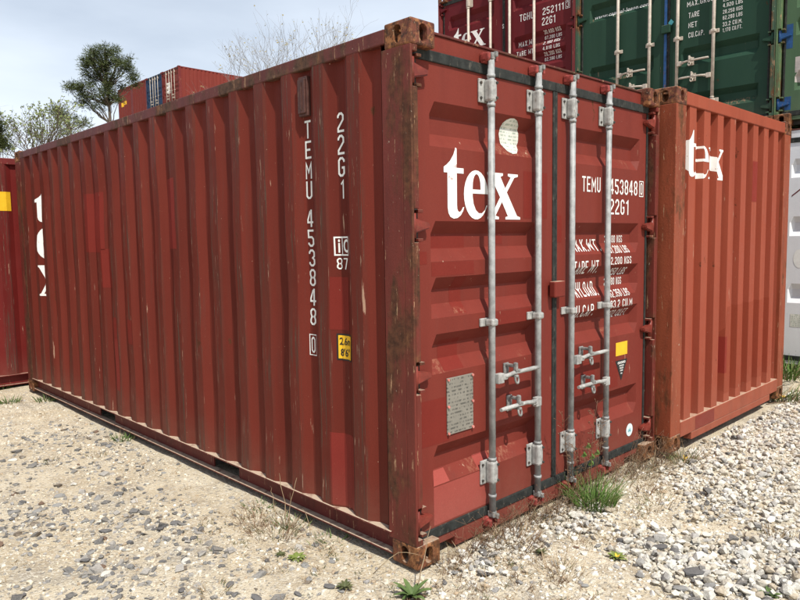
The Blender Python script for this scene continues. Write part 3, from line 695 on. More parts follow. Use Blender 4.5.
for r_, m_ in (((.086, 1.470, .150, 1.532), 'patch_dark'), ((.182, 1.545, .480, 1.615), 'patch_dark'), ((.182, 1.410, .500, 1.478), 'patch_dark'), ((.36, 1.21, .45, 1.40), 'patch_dark'), ((.70, 1.56, .80, 1.62), 'patch_dark'),
              ((.27, .930, .42, 1.085), 'patch_dark'), ((.095, .57, .30, .80), 'patch_dark'), ((.62, 1.12, 1.00, 1.195), 'patch_dark'), ((.93, 1.70, 1.16, 1.96), 'patch_dark'),
              ((.180, .155, .655, .352), 'patch_light'), ((.180, .358, .30, .418), 'patch_light'), ((.53, .358, .65, .430), 'patch_light')):
    decal('colour_patch', rect_bm(*r_), s0, m_, d0, .0009)
for r_, m_ in (((1.262, 1.56, 1.31, 1.72), 'patch_dark'), ((1.42, .60, 1.70, .80), 'patch_dark'), ((1.85, .58, 2.00, .83), 'patch_dark')):
    decal('colour_patch', rect_bm(*r_), s1, m_, d1, .0009)
# side markings
for k, ch in enumerate('TEMU'): lettering('serial_letter', ch, SIDE, -.860, 2.146 - .1085 * k, -.806, 2.242 - .1085 * k, P1['side0'], off=0 if ch == 'M' else .01)
for k, ch in enumerate('453848'): lettering('serial_letter', ch, SIDE, -.858, 1.668 - .1085 * k, -.804, 1.762 - .1085 * k, P1['side0'])
decal('check_digit', merge(ring_bm(-.865, .955, -.797, 1.074, .005), fit(text_bm('0', .02), -.848, .970, -.814, 1.060)), SIDE, 'white_ink', P1['side0'])
for k, ch in enumerate('22G1'): lettering('size_letter', ch, SIDE, -.578 + (.018 if ch == '1' else 0), 2.146 - .113 * k, -.524 - (.012 if ch == '1' else 0), 2.246 - .113 * k, P1['side0'])
decal('class_mark', merge(ring_bm(-.612, 1.512, -.500, 1.612, .008), rect_bm(-.5655, 1.520, -.5595, 1.604), fit(text_bm('i', .02), -.590, 1.528, -.580, 1.598), fit(text_bm('c', 0), -.552, 1.528, -.512, 1.598)), SIDE, 'white_ink', P1['side0'])
lettering('class_mark', '87', SIDE, -.600, 1.440, -.520, 1.500, P1['side0'])
decal('height_sticker', rect_bm(-.606, .958, -.480, 1.100), SIDE, 'black', P1['side0'])
decal('height_sticker', rect_bm(-.597, .967, -.489, 1.091), SIDE, 'yellow', P1['side0'], .003)
decal('print', merge(fit(text_bm('2.6m', .02), -.590, 1.040, -.500, 1.080), fit(text_bm("8'6\"", .02), -.585, .980, -.510, 1.022)), SIDE, 'black', P1['side0'], .0042)
part('vent', None, lambda: boxes([(.006, .034, .795, .872, 2.262, 2.470), (-.006, .0055, .803, .864, 2.275, 2.455), (-.010, -.0065, .826, .834, 2.29, 2.44)], .003), 'vent', P1['side0'])
yy = 5.52
for fn, z, wd in ((letter_t, 1.822, .21), (letter_e, 1.452, .25), (letter_x, 1.068, .30)):
    lp = fn(); hx = max(p[0] for p in lp[0]); hy = max(p[1] for p in lp[0])
    bm = spline_bm([[(-5.478 + p[0] / hx * wd, z + p[1] / hy * .315) for p in l_] for l_ in lp])
    bmesh.ops.bisect_plane(bm, geom=list(bm.verts) + list(bm.edges) + list(bm.faces), plane_co=(-5.268, 0, 0), plane_no=(1, 0, 0), clear_outer=True)
    decal('logo_letter', bm, SIDE, 'logo_ink', P1['side0'])
for r_, m_ in (((-4.10, 1.52, -3.72, 2.03), 'patch_dark'), ((-3.78, 1.22, -3.60, 1.55), 'patch_dark'), ((-3.66, .36, -3.50, .80), 'patch_side'), ((-3.66, .80, -3.50, .98), 'patch_dark'), ((-3.36, .78, -3.20, .98), 'patch_dark'), ((-.66, .16, -.47, .56), 'patch_side'), ((-.47, .17, -.30, .50), 'patch_light'), ((-.64, 1.12, -.52, 1.40), 'patch_dark'), ((-2.55, 1.55, -2.38, 2.05), 'patch_side')):
    if m_ != 'patch_light': decal('colour_patch', rect_bm(*r_), SIDE, m_, P1['side0'], .0009)

C2, P2 = build_container('shipping_container', 'faded orange red container with corrugated blank end wall, beside the gravel', 'container', (2.492, -.094, .027), .008, 'c2_paint', 'c2_frame', front='wall')
decal('logo', tex_bm(.198, 1.985, .335, 1.20), ENDW, 'logo_ink', P2['end'])
decal('colour_patch', spline_bm([[(.92, .42), (1.02, .98), (1.60, .985), (2.02, .99), (2.02, .30), (1.0, .27)]]), ENDW, 'patch_c2', P2['end'], .001)  # slightly darker, browner area across the lower right of the end wall
decal('colour_patch', rect_bm(.865, .44, 1.03, .74), ENDW, 'patch_c2b', P2['end'], .0016)
decal('colour_patch', rect_bm(1.50, 1.84, 1.62, 2.18), ENDW, 'patch_c2b', P2['end'], .001)
SIL = ([], [], lambda u, v, o: (u, .002 - o, v))
decal('colour_patch', rect_bm(.42, .092, .78, .192), SIL, 'patch_side', C2, .001)

ST = 5.9; BZ = .125; TZ = BZ + H + .03
RZ = -math.pi / 2
C3, P3 = build_container('shipping_container', 'maroon container with white serial TGHU 252111 stacked on the upper tier', 'container', (ST, 5.29, TZ), RZ, 'c3_paint', 'c3_frame', rod='rod_cream', guide='rod_cream', hinge='c3_paint', cam='c3_paint', group='containers stacked behind the front pair')
d0, d1, s0, s1 = P3['door0'], P3['door1'], P3['surf0'], P3['surf1']
decal('logo', tex_bm(.275, 1.692, .350, 1.02), s0, 'logo_ink', d0)
lettering('serial_prefix', 'TGHU', s1, 1.51, 1.870, 1.745, 1.968, d1); lettering('serial_number', '252111', s1, 1.895, 1.872, 2.225, 1.968, d1)
decal('check_digit', merge(ring_bm(2.255, 1.872, 2.325, 1.975, .006), fit(text_bm('3', .01), 2.272, 1.884, 2.308, 1.964)), s1, 'white_ink', d1)
lettering('size_code', '22G1', s1, 1.885, 1.735, 2.095, 1.840, d1)
weights(P3, [('MAX.WT', 1.46, 1.735, 1.535, 1.61), ('TARE WT', 1.46, 1.745, 1.395, 1.465), ('PAYLOAD', 1.46, 1.745, 1.26, 1.33)], [(s, 1.90, 2.17, z, z + .05) for s, z in zip(['30,480 KGS', '67,200 LBS', '2,180 KGS', '4,810 LBS', '28,300 KGS', '62,390 LBS'], [1.62, 1.55, 1.475, 1.40, 1.33, 1.26])])
SEAL = ([], [], lambda u, v, o: (u, DY - .010 - o, v))
lettering('letter', 'S', SEAL, 1.214, 1.845, 1.240, 1.905, d1)
C4, P4 = build_container('shipping_container', 'dark green container with web address and cream rods on the upper tier', 'container', (ST, 2.848, TZ), RZ, 'c4_paint', 'c4_frame', rec='green', rod='rod_cream', guide='rod_cream', hinge='c4_paint', cam='c4_paint', group='containers stacked behind the front pair')
d0, d1, s0, s1 = P4['door0'], P4['door1'], P4['surf0'], P4['surf1']
lettering('web_address', 'www.capital-lease.com', s0, .225, 1.622, .985, 1.690, d0)
weights(P4, [('MAX.GROSS', 1.455, 1.80, 1.492, 1.552), ('TARE', 1.475, 1.60, 1.362, 1.422), ('NET', 1.475, 1.575, 1.250, 1.310), ('CU.CAP.', 1.478, 1.66, 1.138, 1.198)],
        [(s, 1.865, 2.075, z, z + .046) for s, z in zip(['30,480 KGS', '67,200 LBS', '2,230 KGS', '4,920 LBS', '28,250 KGS', '62,280 LBS', '33.2 CU.M.', '1,170 CU.FT.'], [1.58, 1.515, 1.45, 1.385, 1.315, 1.25, 1.18, 1.115])])
lettering('letter', 'M', s1, 1.335, 1.42, 1.365, 1.50, d1)
decal('sticker', spline_bm([[(1.235, 1.36), (1.27, 1.32), (1.305, 1.36), (1.27, 1.40)]]), SEAL, 'teal', d1, .003)
part('seal_strip', None, lambda: boxes([(1.190, 1.222, DY - .018, DY - .0115, .30, 2.2)]), 'blue', d0)
C5, P5 = build_container('shipping_container', 'light green container with blue hinges at the right edge of the upper tier', 'container', (ST, .405, TZ), RZ, 'c5_paint', 'c5_frame', rod='rod_cream', guide='rod_cream', hinge='blue', cam='c5_paint', group='containers stacked behind the front pair')
decal('colour_patch', rect_bm(.088, .80, .150, 1.05), P5['surf0'], 'blue', P5['door0'], .001)
decal('colour_patch', rect_bm(.088, .16, .150, .30), P5['surf0'], 'blue', P5['door0'], .001)
decal('colour_patch', rect_bm(.180, .44, .40, .70), P5['surf0'], 'patch_grey', P5['door0'], .001)
C6, P6 = build_container('shipping_container', 'dirty white container on the ground under the light green one', 'container', (ST, .405, BZ), RZ, 'c6_paint', 'c6_frame', rec='white', rod='galv', guide='galv2', hinge='c6_paint', cam='c6_paint', group='containers stacked behind the front pair')
decal('logo', spline_bm([[(.19, 1.86), (.36, 2.0), (.36, 2.015), (.19, 1.875)], ]), P6['surf0'], 'c3_paint', P6['door0'])
decal('sticker', disc_bm(.285, 1.20, .06, .10), P6['surf0'], 'white_ink', P6['door0'])
decal('sticker', rect_bm(.215, .46, .34, .60), P6['surf0'], 'sticker', P6['door0'])
for i, (y, pm, fm, nm) in enumerate(((2.848, 'c6_paint', 'c6_frame', 'white container hidden on the ground below the dark green one'), (5.29, 'far_red', 'c7_frame', 'red container hidden on the ground below the maroon one'))):
    build_container('shipping_container', nm, 'container', (ST, y, BZ), RZ, pm, fm, detail=1, group='containers stacked behind the front pair')
C7, P7 = build_container('shipping_container', 'deep red container with yellow sticker behind the far end of the front container', 'container', (.62, 6.36, -.015), math.pi / 2, 'c7_paint', 'c7_frame', side='c7_paint', cast='c7_frame', detail=1)
decal('height_sticker', rect_bm(-.760, 1.99, -.595, 2.20), SIDE, 'yellow', P7['side0'])
decal('height_sticker', rect_bm(-.50, 2.00, -.35, 2.10), SIDE, 'yellow', P7['side0'])

# far stack, five high, seen over the roof rail
FX, FY, FT = 19.5, 40.9, 13.1
GL = 'far container stack on the skyline'
tiers = 5; fz0 = FT - H
def far(k, z, pm, label, front): return build_container('shipping_container', label, 'container', (FX, FY + 2.46 * (k + 1) - .02, z), RZ, pm, 'c7_frame' if pm == 'far_red' else 'far_blue', front=front, cast='c7_frame', detail=1 if z == fz0 else 0, group=GL, rod='rod_cream', guide='rod_cream', hinge=pm, cam=pm)
gzf = ground_z(FX, FY); pitch = (fz0 - gzf) / (tiers - 1)
top = [('far_red', 'door', 'red container with pale rods at the near corner of the far stack top'), ('far_blue', 'door', 'dark blue container with pale rods on top of the far stack'), ('far_red', 'wall', 'red container with blank end beside the blue one on the far stack'), ('far_red', 'wall', 'leftmost red container on top of the far stack with yellow sticker')]
for k, (pm, fr, lb) in enumerate(top):
    r_, p_ = far(k, fz0, pm, lb, fr)
    if k == 0:
        SR = ([b[0] for b in SB], ZR, lambda u, v, o: (W - interp(SB, u) - dent(u, v) + o, u, v))
        decal('height_sticker', rect_bm(4.0, 1.75, 4.35, 2.1), SR, 'yellow', p_['side1']); decal('height_sticker', rect_bm(4.55, 1.78, 4.8, 2.0), SR, 'yellow', p_['side1'])
        decal('logo', rect_bm(.60, 1.05, 1.10, 1.75), p_['surf0'], 'logo_ink', p_['door0'])
    if k == 3: decal('height_sticker', rect_bm(.55, 1.25, .95, 1.55), ENDW, 'yellow', p_['end']); decal('height_sticker', rect_bm(1.05, 1.35, 1.5, 1.6), ENDW, 'yellow', p_['end'])
    for t in range(tiers - 1):
        far(k, gzf + t * pitch, ('far_red', 'far_blue')[(k + t) % 3 == 1], 'container in the lower tiers of the far stack, hidden by the front container', 'wall')

# ================================================================ stones and gravel
ICO = None
def ico():
    global ICO
    if ICO is None:
        bm = bmesh.new(); bmesh.ops.create_icosphere(bm, subdivisions=1, radius=1)
        ICO = (np.array([v.co[:] for v in bm.verts]), np.array([[v.index for v in f.verts] for f in bm.faces])); bm.free()
    return ICO
def stone_mat(name, vary=True, col=(.5, .5, .5)):
    b = NB(name)
    if vary:
        a = b.t.nodes.new('ShaderNodeVertexColor'); a.layer_name = 'stone'; c = a.outputs['Color']
    else: c = b.mix(b.step(b.noise(14, 5, .7), .3, .7), sc(col, .7), sc(col, 1.25))
    c = b.mix(.5, c, b.mix(b.step(b.noise(90, 5, .7), .25, .75), (.2, .2, .2), (.8, .8, .8)), 'OVERLAY')
    dust_ = b.math('MULTIPLY', b.step(b.normal_z(), .2, .95, 0, .20), b.step(b.noise(35, 5, .7), .4, .65))
    c = b.mix(dust_, c, (.46, .40, .31))
    b.bump(b.noise(120, 5, .7), .5, .004)
    return b.done(c, .85, .25)
M['gravel'] = stone_mat('mixed gravel')
M['stone_dark'] = stone_mat('dark grey stone', False, (.13, .13, .135)); M['stone_grey'] = stone_mat('grey stone', False, (.26, .26, .255))
M['stone_pale'] = stone_mat('pale limestone', False, (.62, .60, .54)); M['stone_brown'] = stone_mat('brown stone', False, (.16, .10, .07))
def in_box(x, y): return (x > -.02 and x < 2.46 and y > .02 and y < 6.1) or (x > 2.47 and x < 4.96 and y > -.1) or (x > 5.88 and -2.2 < y < 5.4) or (y > 6.34)
CUBE = (np.array([(x, y, z) for x in (-.72, .72) for y in (-.72, .72) for z in (-.72, .72)]), np.array([(0, 1, 3), (0, 3, 2), (4, 6, 7), (4, 7, 5), (0, 4, 5), (0, 5, 1), (2, 3, 7), (2, 7, 6), (0, 2, 6), (0, 6, 4), (1, 5, 7), (1, 7, 3)]))
def scatter(name, pts, size, cols, flat=(.45, .85), sink=.25, chip=False, pile=0.0):
    V, F = CUBE if chip else ico(); n = len(pts); nv = len(V)
    s = size[:, None] * rng.uniform(.7, 1.3, (n, 3)); s[:, 2] = size * rng.uniform(flat[0], flat[1], n)
    J = (V[None] * (1 + rng.uniform(-.36, .30, (n, nv, 1))) + rng.uniform(-.22, .22, (n, nv, 3)) * (1 if chip else .7)) * s[:, None, :]
    a = rng.uniform(0, 6.283, n); t = rng.uniform(-.45, .45, n) if not chip else rng.uniform(-1.0, 1.0, n) * flat[1]
    ca, sa, ct, st = np.cos(a), np.sin(a), np.cos(t), np.sin(t)
    X, Y, Z = J[..., 0], J[..., 1], J[..., 2]
    Y, Z = Y * ct[:, None] - Z * st[:, None], Y * st[:, None] + Z * ct[:, None]
    X, Y = X * ca[:, None] - Y * sa[:, None], X * sa[:, None] + Y * ca[:, None]
    z0 = np.array([ground_z(p[0], p[1]) for p in pts]) + size * (.5 - sink) * np.array([.6] * n) + size * pile * rng.random(n)
    co = np.stack([X + pts[:, 0:1], Y + pts[:, 1:2], Z + z0[:, None]], -1).reshape(-1, 3)
    fc = (F[None] + (np.arange(n) * nv)[:, None, None]).reshape(-1, 3)
    me = bpy.data.meshes.new('gravel'); me.vertices.add(len(co)); me.vertices.foreach_set('co', co.ravel())
    me.loops.add(fc.size); me.loops.foreach_set('vertex_index', fc.ravel().astype(np.int32))
    me.polygons.add(len(fc)); me.polygons.foreach_set('loop_start', np.arange(0, fc.size, 3, dtype=np.int32)); me.polygons.foreach_set('loop_total', np.full(len(fc), 3, dtype=np.int32))
    me.update(calc_edges=True); me.shade_flat(); me.materials.append(None)
    at = me.color_attributes.new('stone', 'FLOAT_COLOR', 'POINT'); cc = np.ones((n, nv, 4)); cc[..., :3] = cols[:, None, :]; at.data.foreach_set('color', cc.ravel())
    return obj(name, me, 'gravel', None)
PAL = np.array([(.60, .55, .45), (.68, .65, .57), (.50, .44, .34), (.30, .29, .28), (.74, .72, .66), (.42, .33, .23)])
DARK = np.array([(.14, .138, .135), (.215, .21, .20), (.33, .315, .29), (.18, .15, .12)])
def pick(P, n, p): return P[rng.choice(len(P), n, p=p)] * rng.uniform(.8, 1.15, (n, 1))
def sample_px(n, poly, zfix=0.0):
    xs = [p[0] for p in poly]; ys = [p[1] for p in poly]; out_ = []
    P = [on_ground(*p)[:2] for p in poly]; ax = [min(p[0] for p in P), max(p[0] for p in P), min(p[1] for p in P), max(p[1] for p in P)]
    while len(out_) < n:
        q = rng.uniform((ax[0], ax[2]), (ax[1], ax[3])); c = False; j = len(P) - 1
        for i in range(len(P)):
            if (P[i][1] > q[1]) != (P[j][1] > q[1]) and q[0] < (P[j][0] - P[i][0]) * (q[1] - P[i][1]) / (P[j][1] - P[i][1]) + P[i][0]: c = not c
            j = i
        if c and not in_box(*q): out_.append(q)
    return np.array(out_)
LEFT = [(-260, 640), (-260, 400), (-20, 392), (34, 390), (416, 575), (520, 640)]
RIGHT = [(380, 650), (416, 575), (660, 455), (790, 392), (1000, 420), (1000, 650)]
g1 = sample_px(26000, LEFT); keep = np.array([mnoise.noise((p[0] * 1.6, p[1] * 1.6, 9)) + rng.uniform(-.5, .5) > -.12 for p in g1]); g1 = g1[keep]
scatter('gravel', g1, rng.gamma(2.0, .0025, len(g1)).clip(.002, .016), pick(PAL, len(g1), [.44, .12, .22, .11, .02, .09])); tag(bpy.context.scene.collection.objects[-1], 'fine pale pebbles on the sand left of the container', 'gravel', None, 'stuff')
g2 = sample_px(15000, RIGHT)
scatter('gravel', g2, rng.gamma(2.4, .003, len(g2)).clip(.0025, .018), pick(PAL, len(g2), [.28, .28, .12, .07, .20, .05])); tag(COL.objects[-1], 'fine pale pebbles in front of the doors', 'gravel', None, 'stuff')
# coarse white gravel: a heap at the right and a band along the bottom
WH = [(690, 520), (670, 470), (690, 440), (786, 396), (1000, 420), (1000, 560), (800, 555), (740, 520)]
g3 = np.concatenate([sample_px(12500, WH), sample_px(5200, [(615, 548), (640, 525), (720, 540), (1000, 540), (1000, 650), (760, 650), (700, 610)]), sample_px(600, [(545, 520), (560, 488), (615, 505), (598, 530), (575, 540)]), sample_px(700, [(440, 560), (455, 540), (520, 515), (545, 540), (480, 580)])])
g3 = g3 + rng.normal(0, .045, g3.shape); g3 = g3[[not in_box(*p) for p in g3]]
sz = rng.gamma(2.2, .0041, len(g3)).clip(.0032, .026); sz[12500:17700] *= 1.08; sz[17700:] *= .8
scatter('gravel', g3, sz, pick(np.array([(.60, .58, .52), (.53, .49, .41), (.68, .67, .62), (.38, .37, .35), (.15, .145, .14), (.44, .38, .29)]), len(g3), [.32, .24, .14, .16, .06, .08]), flat=(.5, .95), sink=.05, pile=.9); tag(COL.objects[-1], 'coarse white gravel heaped before the orange red container', 'gravel', None, 'stuff')
def blobs_px(lst):
    o_ = []
    for cx, cy, sx, sy, n in lst:
        for _ in range(int(n * 1.5)):
            p = on_ground(rng.normal(cx, sx * 1.35), min(596, max(388, rng.normal(cy, sy * 1.35))))
            if not in_box(p.x, p.y): o_.append((p.x, p.y))
    return np.array(o_)
DRIFT = [(70, 512, 34, 9, 120), (30, 530, 26, 7, 60), (20, 515, 22, 8, 50), (150, 522, 28, 8, 60), (165, 520, 14, 5, 40), (110, 570, 22, 12, 90), (100, 560, 12, 8, 40), (125, 480, 22, 12, 50), (75, 432, 20, 5, 70), (100, 440, 18, 5, 60), (140, 452, 16, 6, 40), (60, 462, 30, 10, 60), (20, 455, 22, 8, 50), (180, 530, 26, 10, 50), (230, 575, 40, 14, 40), (320, 545, 30, 16, 26), (200, 560, 30, 16, 50), (40, 585, 40, 8, 30), (15, 490, 20, 10, 40), (-80, 520, 60, 40, 120)]
g4 = blobs_px(DRIFT)
scatter('gravel', g4, rng.gamma(2.0, .0046, len(g4)).clip(.004, .030), pick(DARK, len(g4), [.22, .33, .37, .08]), flat=(.3, .6), sink=.25, chip=True); tag(COL.objects[-1], 'dark grey chippings scattered in drifts over the sand', 'gravel', None, 'stuff')
# stones big enough to pick apart: each one an object of the ground
SM = []
for k in range(14):
    bm = bmesh.new(); bmesh.ops.create_icosphere(bm, subdivisions=2, radius=1); fl = random.uniform(.32, .62); o3 = Vector((k * 3.1, k, 5))
    pl = [Vector((random.uniform(-1, 1), random.uniform(-1, 1), random.uniform(-1, 1))).normalized() for _ in range(11)]
    for v in bm.verts:
        d = v.co.normalized(); r_ = 1.0
        for p in pl: r_ = min(r_, .62 / max(d.dot(p), .05) if d.dot(p) > 0 else 9)
        d = d * r_ * (1.12 + .10 * mnoise.noise(d * 2.5 + o3)); v.co = Vector((d.x * 1.25, d.y * .85, d.z * fl))
    SM.append(mesh_bm(bm))
def stone(x, y, r_, mat, yaw=None, sink=.15):
    o = obj('stone', random.choice(SM), mat, ground); o.location = (x, y, ground_z(x, y) + r_ * (.35 - sink)); o.scale = (r_,) * 3
    o.rotation_euler = (random.uniform(-.25, .25), random.uniform(-.25, .25), random.uniform(0, 6.28) if yaw is None else yaw); return o
big = [(172, 498, .022), (110, 552, .022), (28, 587, .02), (85, 580, .022), (70, 462, .03), (52, 488, .024), (150, 495, .02), (120, 503, .022), (138, 483, .017), (145, 492, .018), (145, 506, .018), (123, 503, .018), (165, 468, .028), (147, 499, .02),
       (100, 555, .03), (85, 575, .03), (120, 590, .035), (110, 570, .026), (165, 560, .03), (160, 528, .05), (175, 522, .04), (105, 528, .04), (120, 530, .024), (65, 512, .05), (45, 530, .03), (28, 552, .026), (10, 520, .04), (20, 530, .028), (75, 510, .034), (170, 558, .022), (135, 555, .03), (125, 545, .03), (97, 562, .03), (82, 568, .028), (150, 580, .026), (112, 585, .03), (205, 560, .02),
       (243, 498, .02), (262, 505, .016), (310, 532, .03), (313, 540, .022), (328, 586, .035), (297, 590, .026), (340, 587, .024), (222, 566, .02), (230, 590, .022), (216, 515, .016), (332, 556, .026), (360, 573, .018), (268, 553, .016), (185, 515, .026), (195, 535, .03), (190, 548, .024), (180, 590, .03), (60, 540, .022), (35, 545, .024), (15, 565, .018), (60, 425, .03), (75, 428, .03), (90, 432, .028), (100, 436, .032), (110, 442, .03), (68, 445, .028), (78, 452, .026), (48, 440, .026), (30, 448, .026), (15, 455, .024), (55, 465, .022), (8, 480, .022), (118, 458, .024), (108, 447, .026)]
for px, py, r_ in big:
    p = on_ground(px + random.uniform(-2, 2), py + random.uniform(-2, 2))
    if not in_box(p.x, p.y): stone(p.x, p.y, r_ * random.uniform(.5, .8), random.choice(['stone_dark', 'stone_dark', 'stone_grey', 'stone_grey']))
p0 = blobs_px([(a, b, c, d, max(2, n // 18)) for a, b, c, d, n in DRIFT])
for x, y in p0:
    stone(x, y, random.uniform(.012, .028), random.choice(['stone_dark', 'stone_dark', 'stone_grey', 'stone_grey', 'stone_grey', 'stone_pale', 'stone_brown']))
for px, py, r_, m_ in ((660, 548, .042, 'stone_dark'), (675, 551, .034, 'stone_dark'), (694, 576, .05, 'stone_dark'), (700, 544, .02, 'stone_dark'), (680, 590, .045, 'stone_grey'), (710, 588, .034, 'stone_grey'), (622, 540, .03, 'stone_dark'), (618, 528, .022, 'stone_dark'), (614, 523, .020, 'stone_grey'), (706, 534, .036, 'stone_pale'), (735, 568, .026, 'stone_grey'), (740, 560, .03, 'stone_grey'), (590, 532, .024, 'stone_grey'), (593, 537, .018, 'stone_dark'), (482, 557, .028, 'stone_dark'), (490, 543, .040, 'stone_pale'), (455, 570, .026, 'stone_grey'), (445, 578, .02, 'stone_dark'), (515, 568, .022, 'stone_grey'), (576, 547, .018, 'stone_brown'), (598, 545, .024, 'stone_grey'), (520, 582, .026, 'stone_grey'), (407, 583, .022, 'stone_dark'), (585, 585, .02, 'stone_grey'), (640, 575, .026, 'stone_grey'), (655, 582, .03, 'stone_pale'), (645, 563, .026, 'stone_pale'), (668, 573, .028, 'stone_pale'), (720, 575, .034, 'stone_pale'), (748, 572, .03, 'stone_pale'), (760, 592, .034, 'stone_pale'), (775, 580, .03, 'stone_pale'), (733, 590, .034, 'stone_pale'), (684, 560, .03, 'stone_pale'), (705, 560, .032, 'stone_pale'), (770, 560, .028, 'stone_pale'), (790, 590, .03, 'stone_pale'), (727, 552, .026, 'stone_pale'), (752, 552, .026, 'stone_pale')):
    p = on_ground(px, py); stone(p.x, p.y, r_ * .80, m_, sink=-.25 if px > 600 else .0)

# ================================================================ weeds
def leaf_mat(name, c1, c2):
    b = NB(name); c = b.mix(b.step(b.noise(9, 4), .3, .7), c1, c2); b.b.inputs['Subsurface Weight'].default_value = 0; return b.done(c, .6, .25)
M['grass'] = leaf_mat('green grass', (.07, .14, .025), (.13, .22, .05)); M['weed'] = leaf_mat('weed green', (.065, .11, .033), (.13, .185, .06))
M['lime'] = leaf_mat('lime leaves', (.15, .20, .045), (.22, .26, .08)); M['dry'] = leaf_mat('dry straw', (.22, .15, .085), (.38, .29, .18)); M['brown_dry'] = leaf_mat('dead brown stalks', (.13, .075, .045), (.25, .16, .10))
M['olive'] = leaf_mat('dull green', (.07, .085, .035), (.15, .15, .07)); M['petal'] = leaf_mat('yellow petals', (.65, .45, .03), (.75, .5, .1))
def blade(v, f, base, d, ln, wd, bend, seg=4):
    p = Vector(base); d = Vector(d).normalized(); s = d.cross(Vector((0, 0, 1)));
    s = s.normalized() if s.length > 1e-3 else Vector((1, 0, 0)); a = random.uniform(0, 3.1); s = (s * math.cos(a) + d.cross(s) * math.sin(a))
    i0 = len(v)
    for k in range(seg + 1):
        ww = wd * (1 - (k / seg) ** 1.6) * .5 + wd * .04
        v += [tuple(p - s * ww), tuple(p + s * ww)]; p = p + d * ln / seg; d = (d + Vector((random.uniform(-.12, .12), random.uniform(-.12, .12), -bend / seg))).normalized()
    for k in range(seg): f.append((i0 + 2 * k, i0 + 2 * k + 1, i0 + 2 * k + 3, i0 + 2 * k + 2))
    return p
def tuft(n, rad, h, wd, lean, bend, up_=1.0):
    v, f = [], []
    for _ in range(n):
        a = random.uniform(0, 6.28); r_ = rad * math.sqrt(random.random()); l_ = lean * random.uniform(.3, 1.2)
        a2 = a + random.uniform(-.8, .8)
        blade(v, f, (r_ * math.cos(a), r_ * math.sin(a), -.005), (l_ * math.cos(a2), l_ * math.sin(a2), up_), h * random.uniform(.45, 1.15), wd * random.uniform(.6, 1.2), bend * random.uniform(.3, 1.3))
    return mesh_from(v, f)
def rosette(n, ln, wd, lift):
    v, f = [], []
    for k in range(n):
        a = 2.399 * k; e = lift * (.4 + .9 * k / n); d = Vector((math.cos(a), math.sin(a), e)).normalized(); s = Vector((-math.sin(a), math.cos(a), 0)); p = Vector((0, 0, .004)); i0 = len(v); l_ = ln * random.uniform(.7, 1.1)
        for q in range(6):
            t = q / 5; ww = wd * math.sin(math.pi * min(1, .12 + t * .88)) ** .8 * .5
            v += [tuple(p - s * ww + Vector((0, 0, ww * .35))), tuple(p), tuple(p + s * ww + Vector((0, 0, ww * .35)))]; p = p + d * l_ / 5; d = (d + Vector((0, 0, -.14))).normalized()
        for q in range(5):
            b = i0 + 3 * q; f += [(b, b + 1, b + 4, b + 3), (b + 1, b + 2, b + 5, b + 4)]
    return mesh_from(v, f)
def stalks(lst, heads=0, hs=.012):           # thin branching dry stems with seed heads
    bm = bmesh.new()
    for base, tip, sag, r_ in lst:
        a, b = Vector(base), Vector(tip); pts = [a.lerp(b, t) + Vector((0, 0, sag * math.sin(math.pi * t))) + Vector((random.uniform(-1, 1), random.uniform(-1, 1), 0)) * .006 for t in [k / 6 for k in range(7)]]
        tube_bm(bm, pts, [r_ * (1 - .6 * k / 6) for k in range(7)], 4)
        for _ in range(heads):
            t = random.uniform(.35, 1); i = min(5, int(t * 6)); p = pts[i].lerp(pts[i + 1], random.random()); d = Vector((random.uniform(-1, 1), random.uniform(-1, 1), random.uniform(.1, 1))).normalized()
            q = p + d * random.uniform(.02, .06); tube_bm(bm, [p, q], [r_ * .5, r_ * .35], 3)
            tube_bm(bm, [q - d * hs * .6, q, q + d * hs * .7], [r_ * .3, hs * .28, r_ * .2], 4)
    return mesh_bm(bm)
def plant(name, label, px, py, parts, cat='plant', group=None, xy=None):
    p = Vector((*xy, 0)) if xy else on_ground(px, py)
    e = empty(name, (p.x, p.y, ground_z(p.x, p.y))); tag(e, label, cat, group)
    for nm, me, m in parts:
        o = obj(nm, me, m, e)
        if nm in ('grass_blades', 'dead_stalks', 'straw', 'brown_stalks'): o['kind'] = 'stuff'
    return e
plant('grass_tuft', 'bright green grass tuft before the third door rod', 594, 500, [('grass_blades', tuft(340, .13, .20, .0050, .7, .9), 'grass'), ('dead_stalks', tuft(60, .16, .20, .0035, .8, .6), 'dry')])
plant('leafy_weed', 'broad leaved green weed at the foot of the near corner casting', 412, 592, [('leaf_rosette', rosette(15, .105, .026, .9), 'weed'), ('dead_leaves', rosette(7, .085, .022, .15), 'brown_dry')])
plant('leafy_weed', 'lime green creeping weed on the sand near the long side', 297, 556, [('leaf_rosette', rosette(26, .052, .020, .5), 'lime')])
plant('leafy_weed', 'dark little weed beside the lime green one', 281, 553, [('leaf_rosette', rosette(14, .035, .014, .6), 'olive')])
plant('leafy_weed', 'small dark weed in the gravel before the second door rod', 541, 553, [('leaf_rosette', rosette(16, .045, .012, 1.2), 'olive')])
plant('flowering_weed', 'weed with yellow flowers among the stones at the gravel edge', 617, 556, [('leaf_rosette', rosette(18, .055, .02, .7), 'lime'), ('flower_heads', rosette(6, .034, .012, 1.2), 'petal')])
plant('leafy_weed', 'wispy green weed at the bottom edge below the gravel', 770, 597, [('leaf_rosette', rosette(18, .05, .018, .8), 'weed')])
plant('leafy_weed', 'low olive weed on the sand right of centre bottom', 345, 585, [('leaf_rosette', rosette(18, .05, .015, .7), 'olive')])
plant('dry_weed', 'brown dry clump on the sand beside the long side', 275, 530, [('dead_stalks', tuft(110, .14, .10, .004, .9, .6), 'brown_dry'), ('grass_blades', tuft(60, .12, .085, .004, .9, .7), 'olive')])
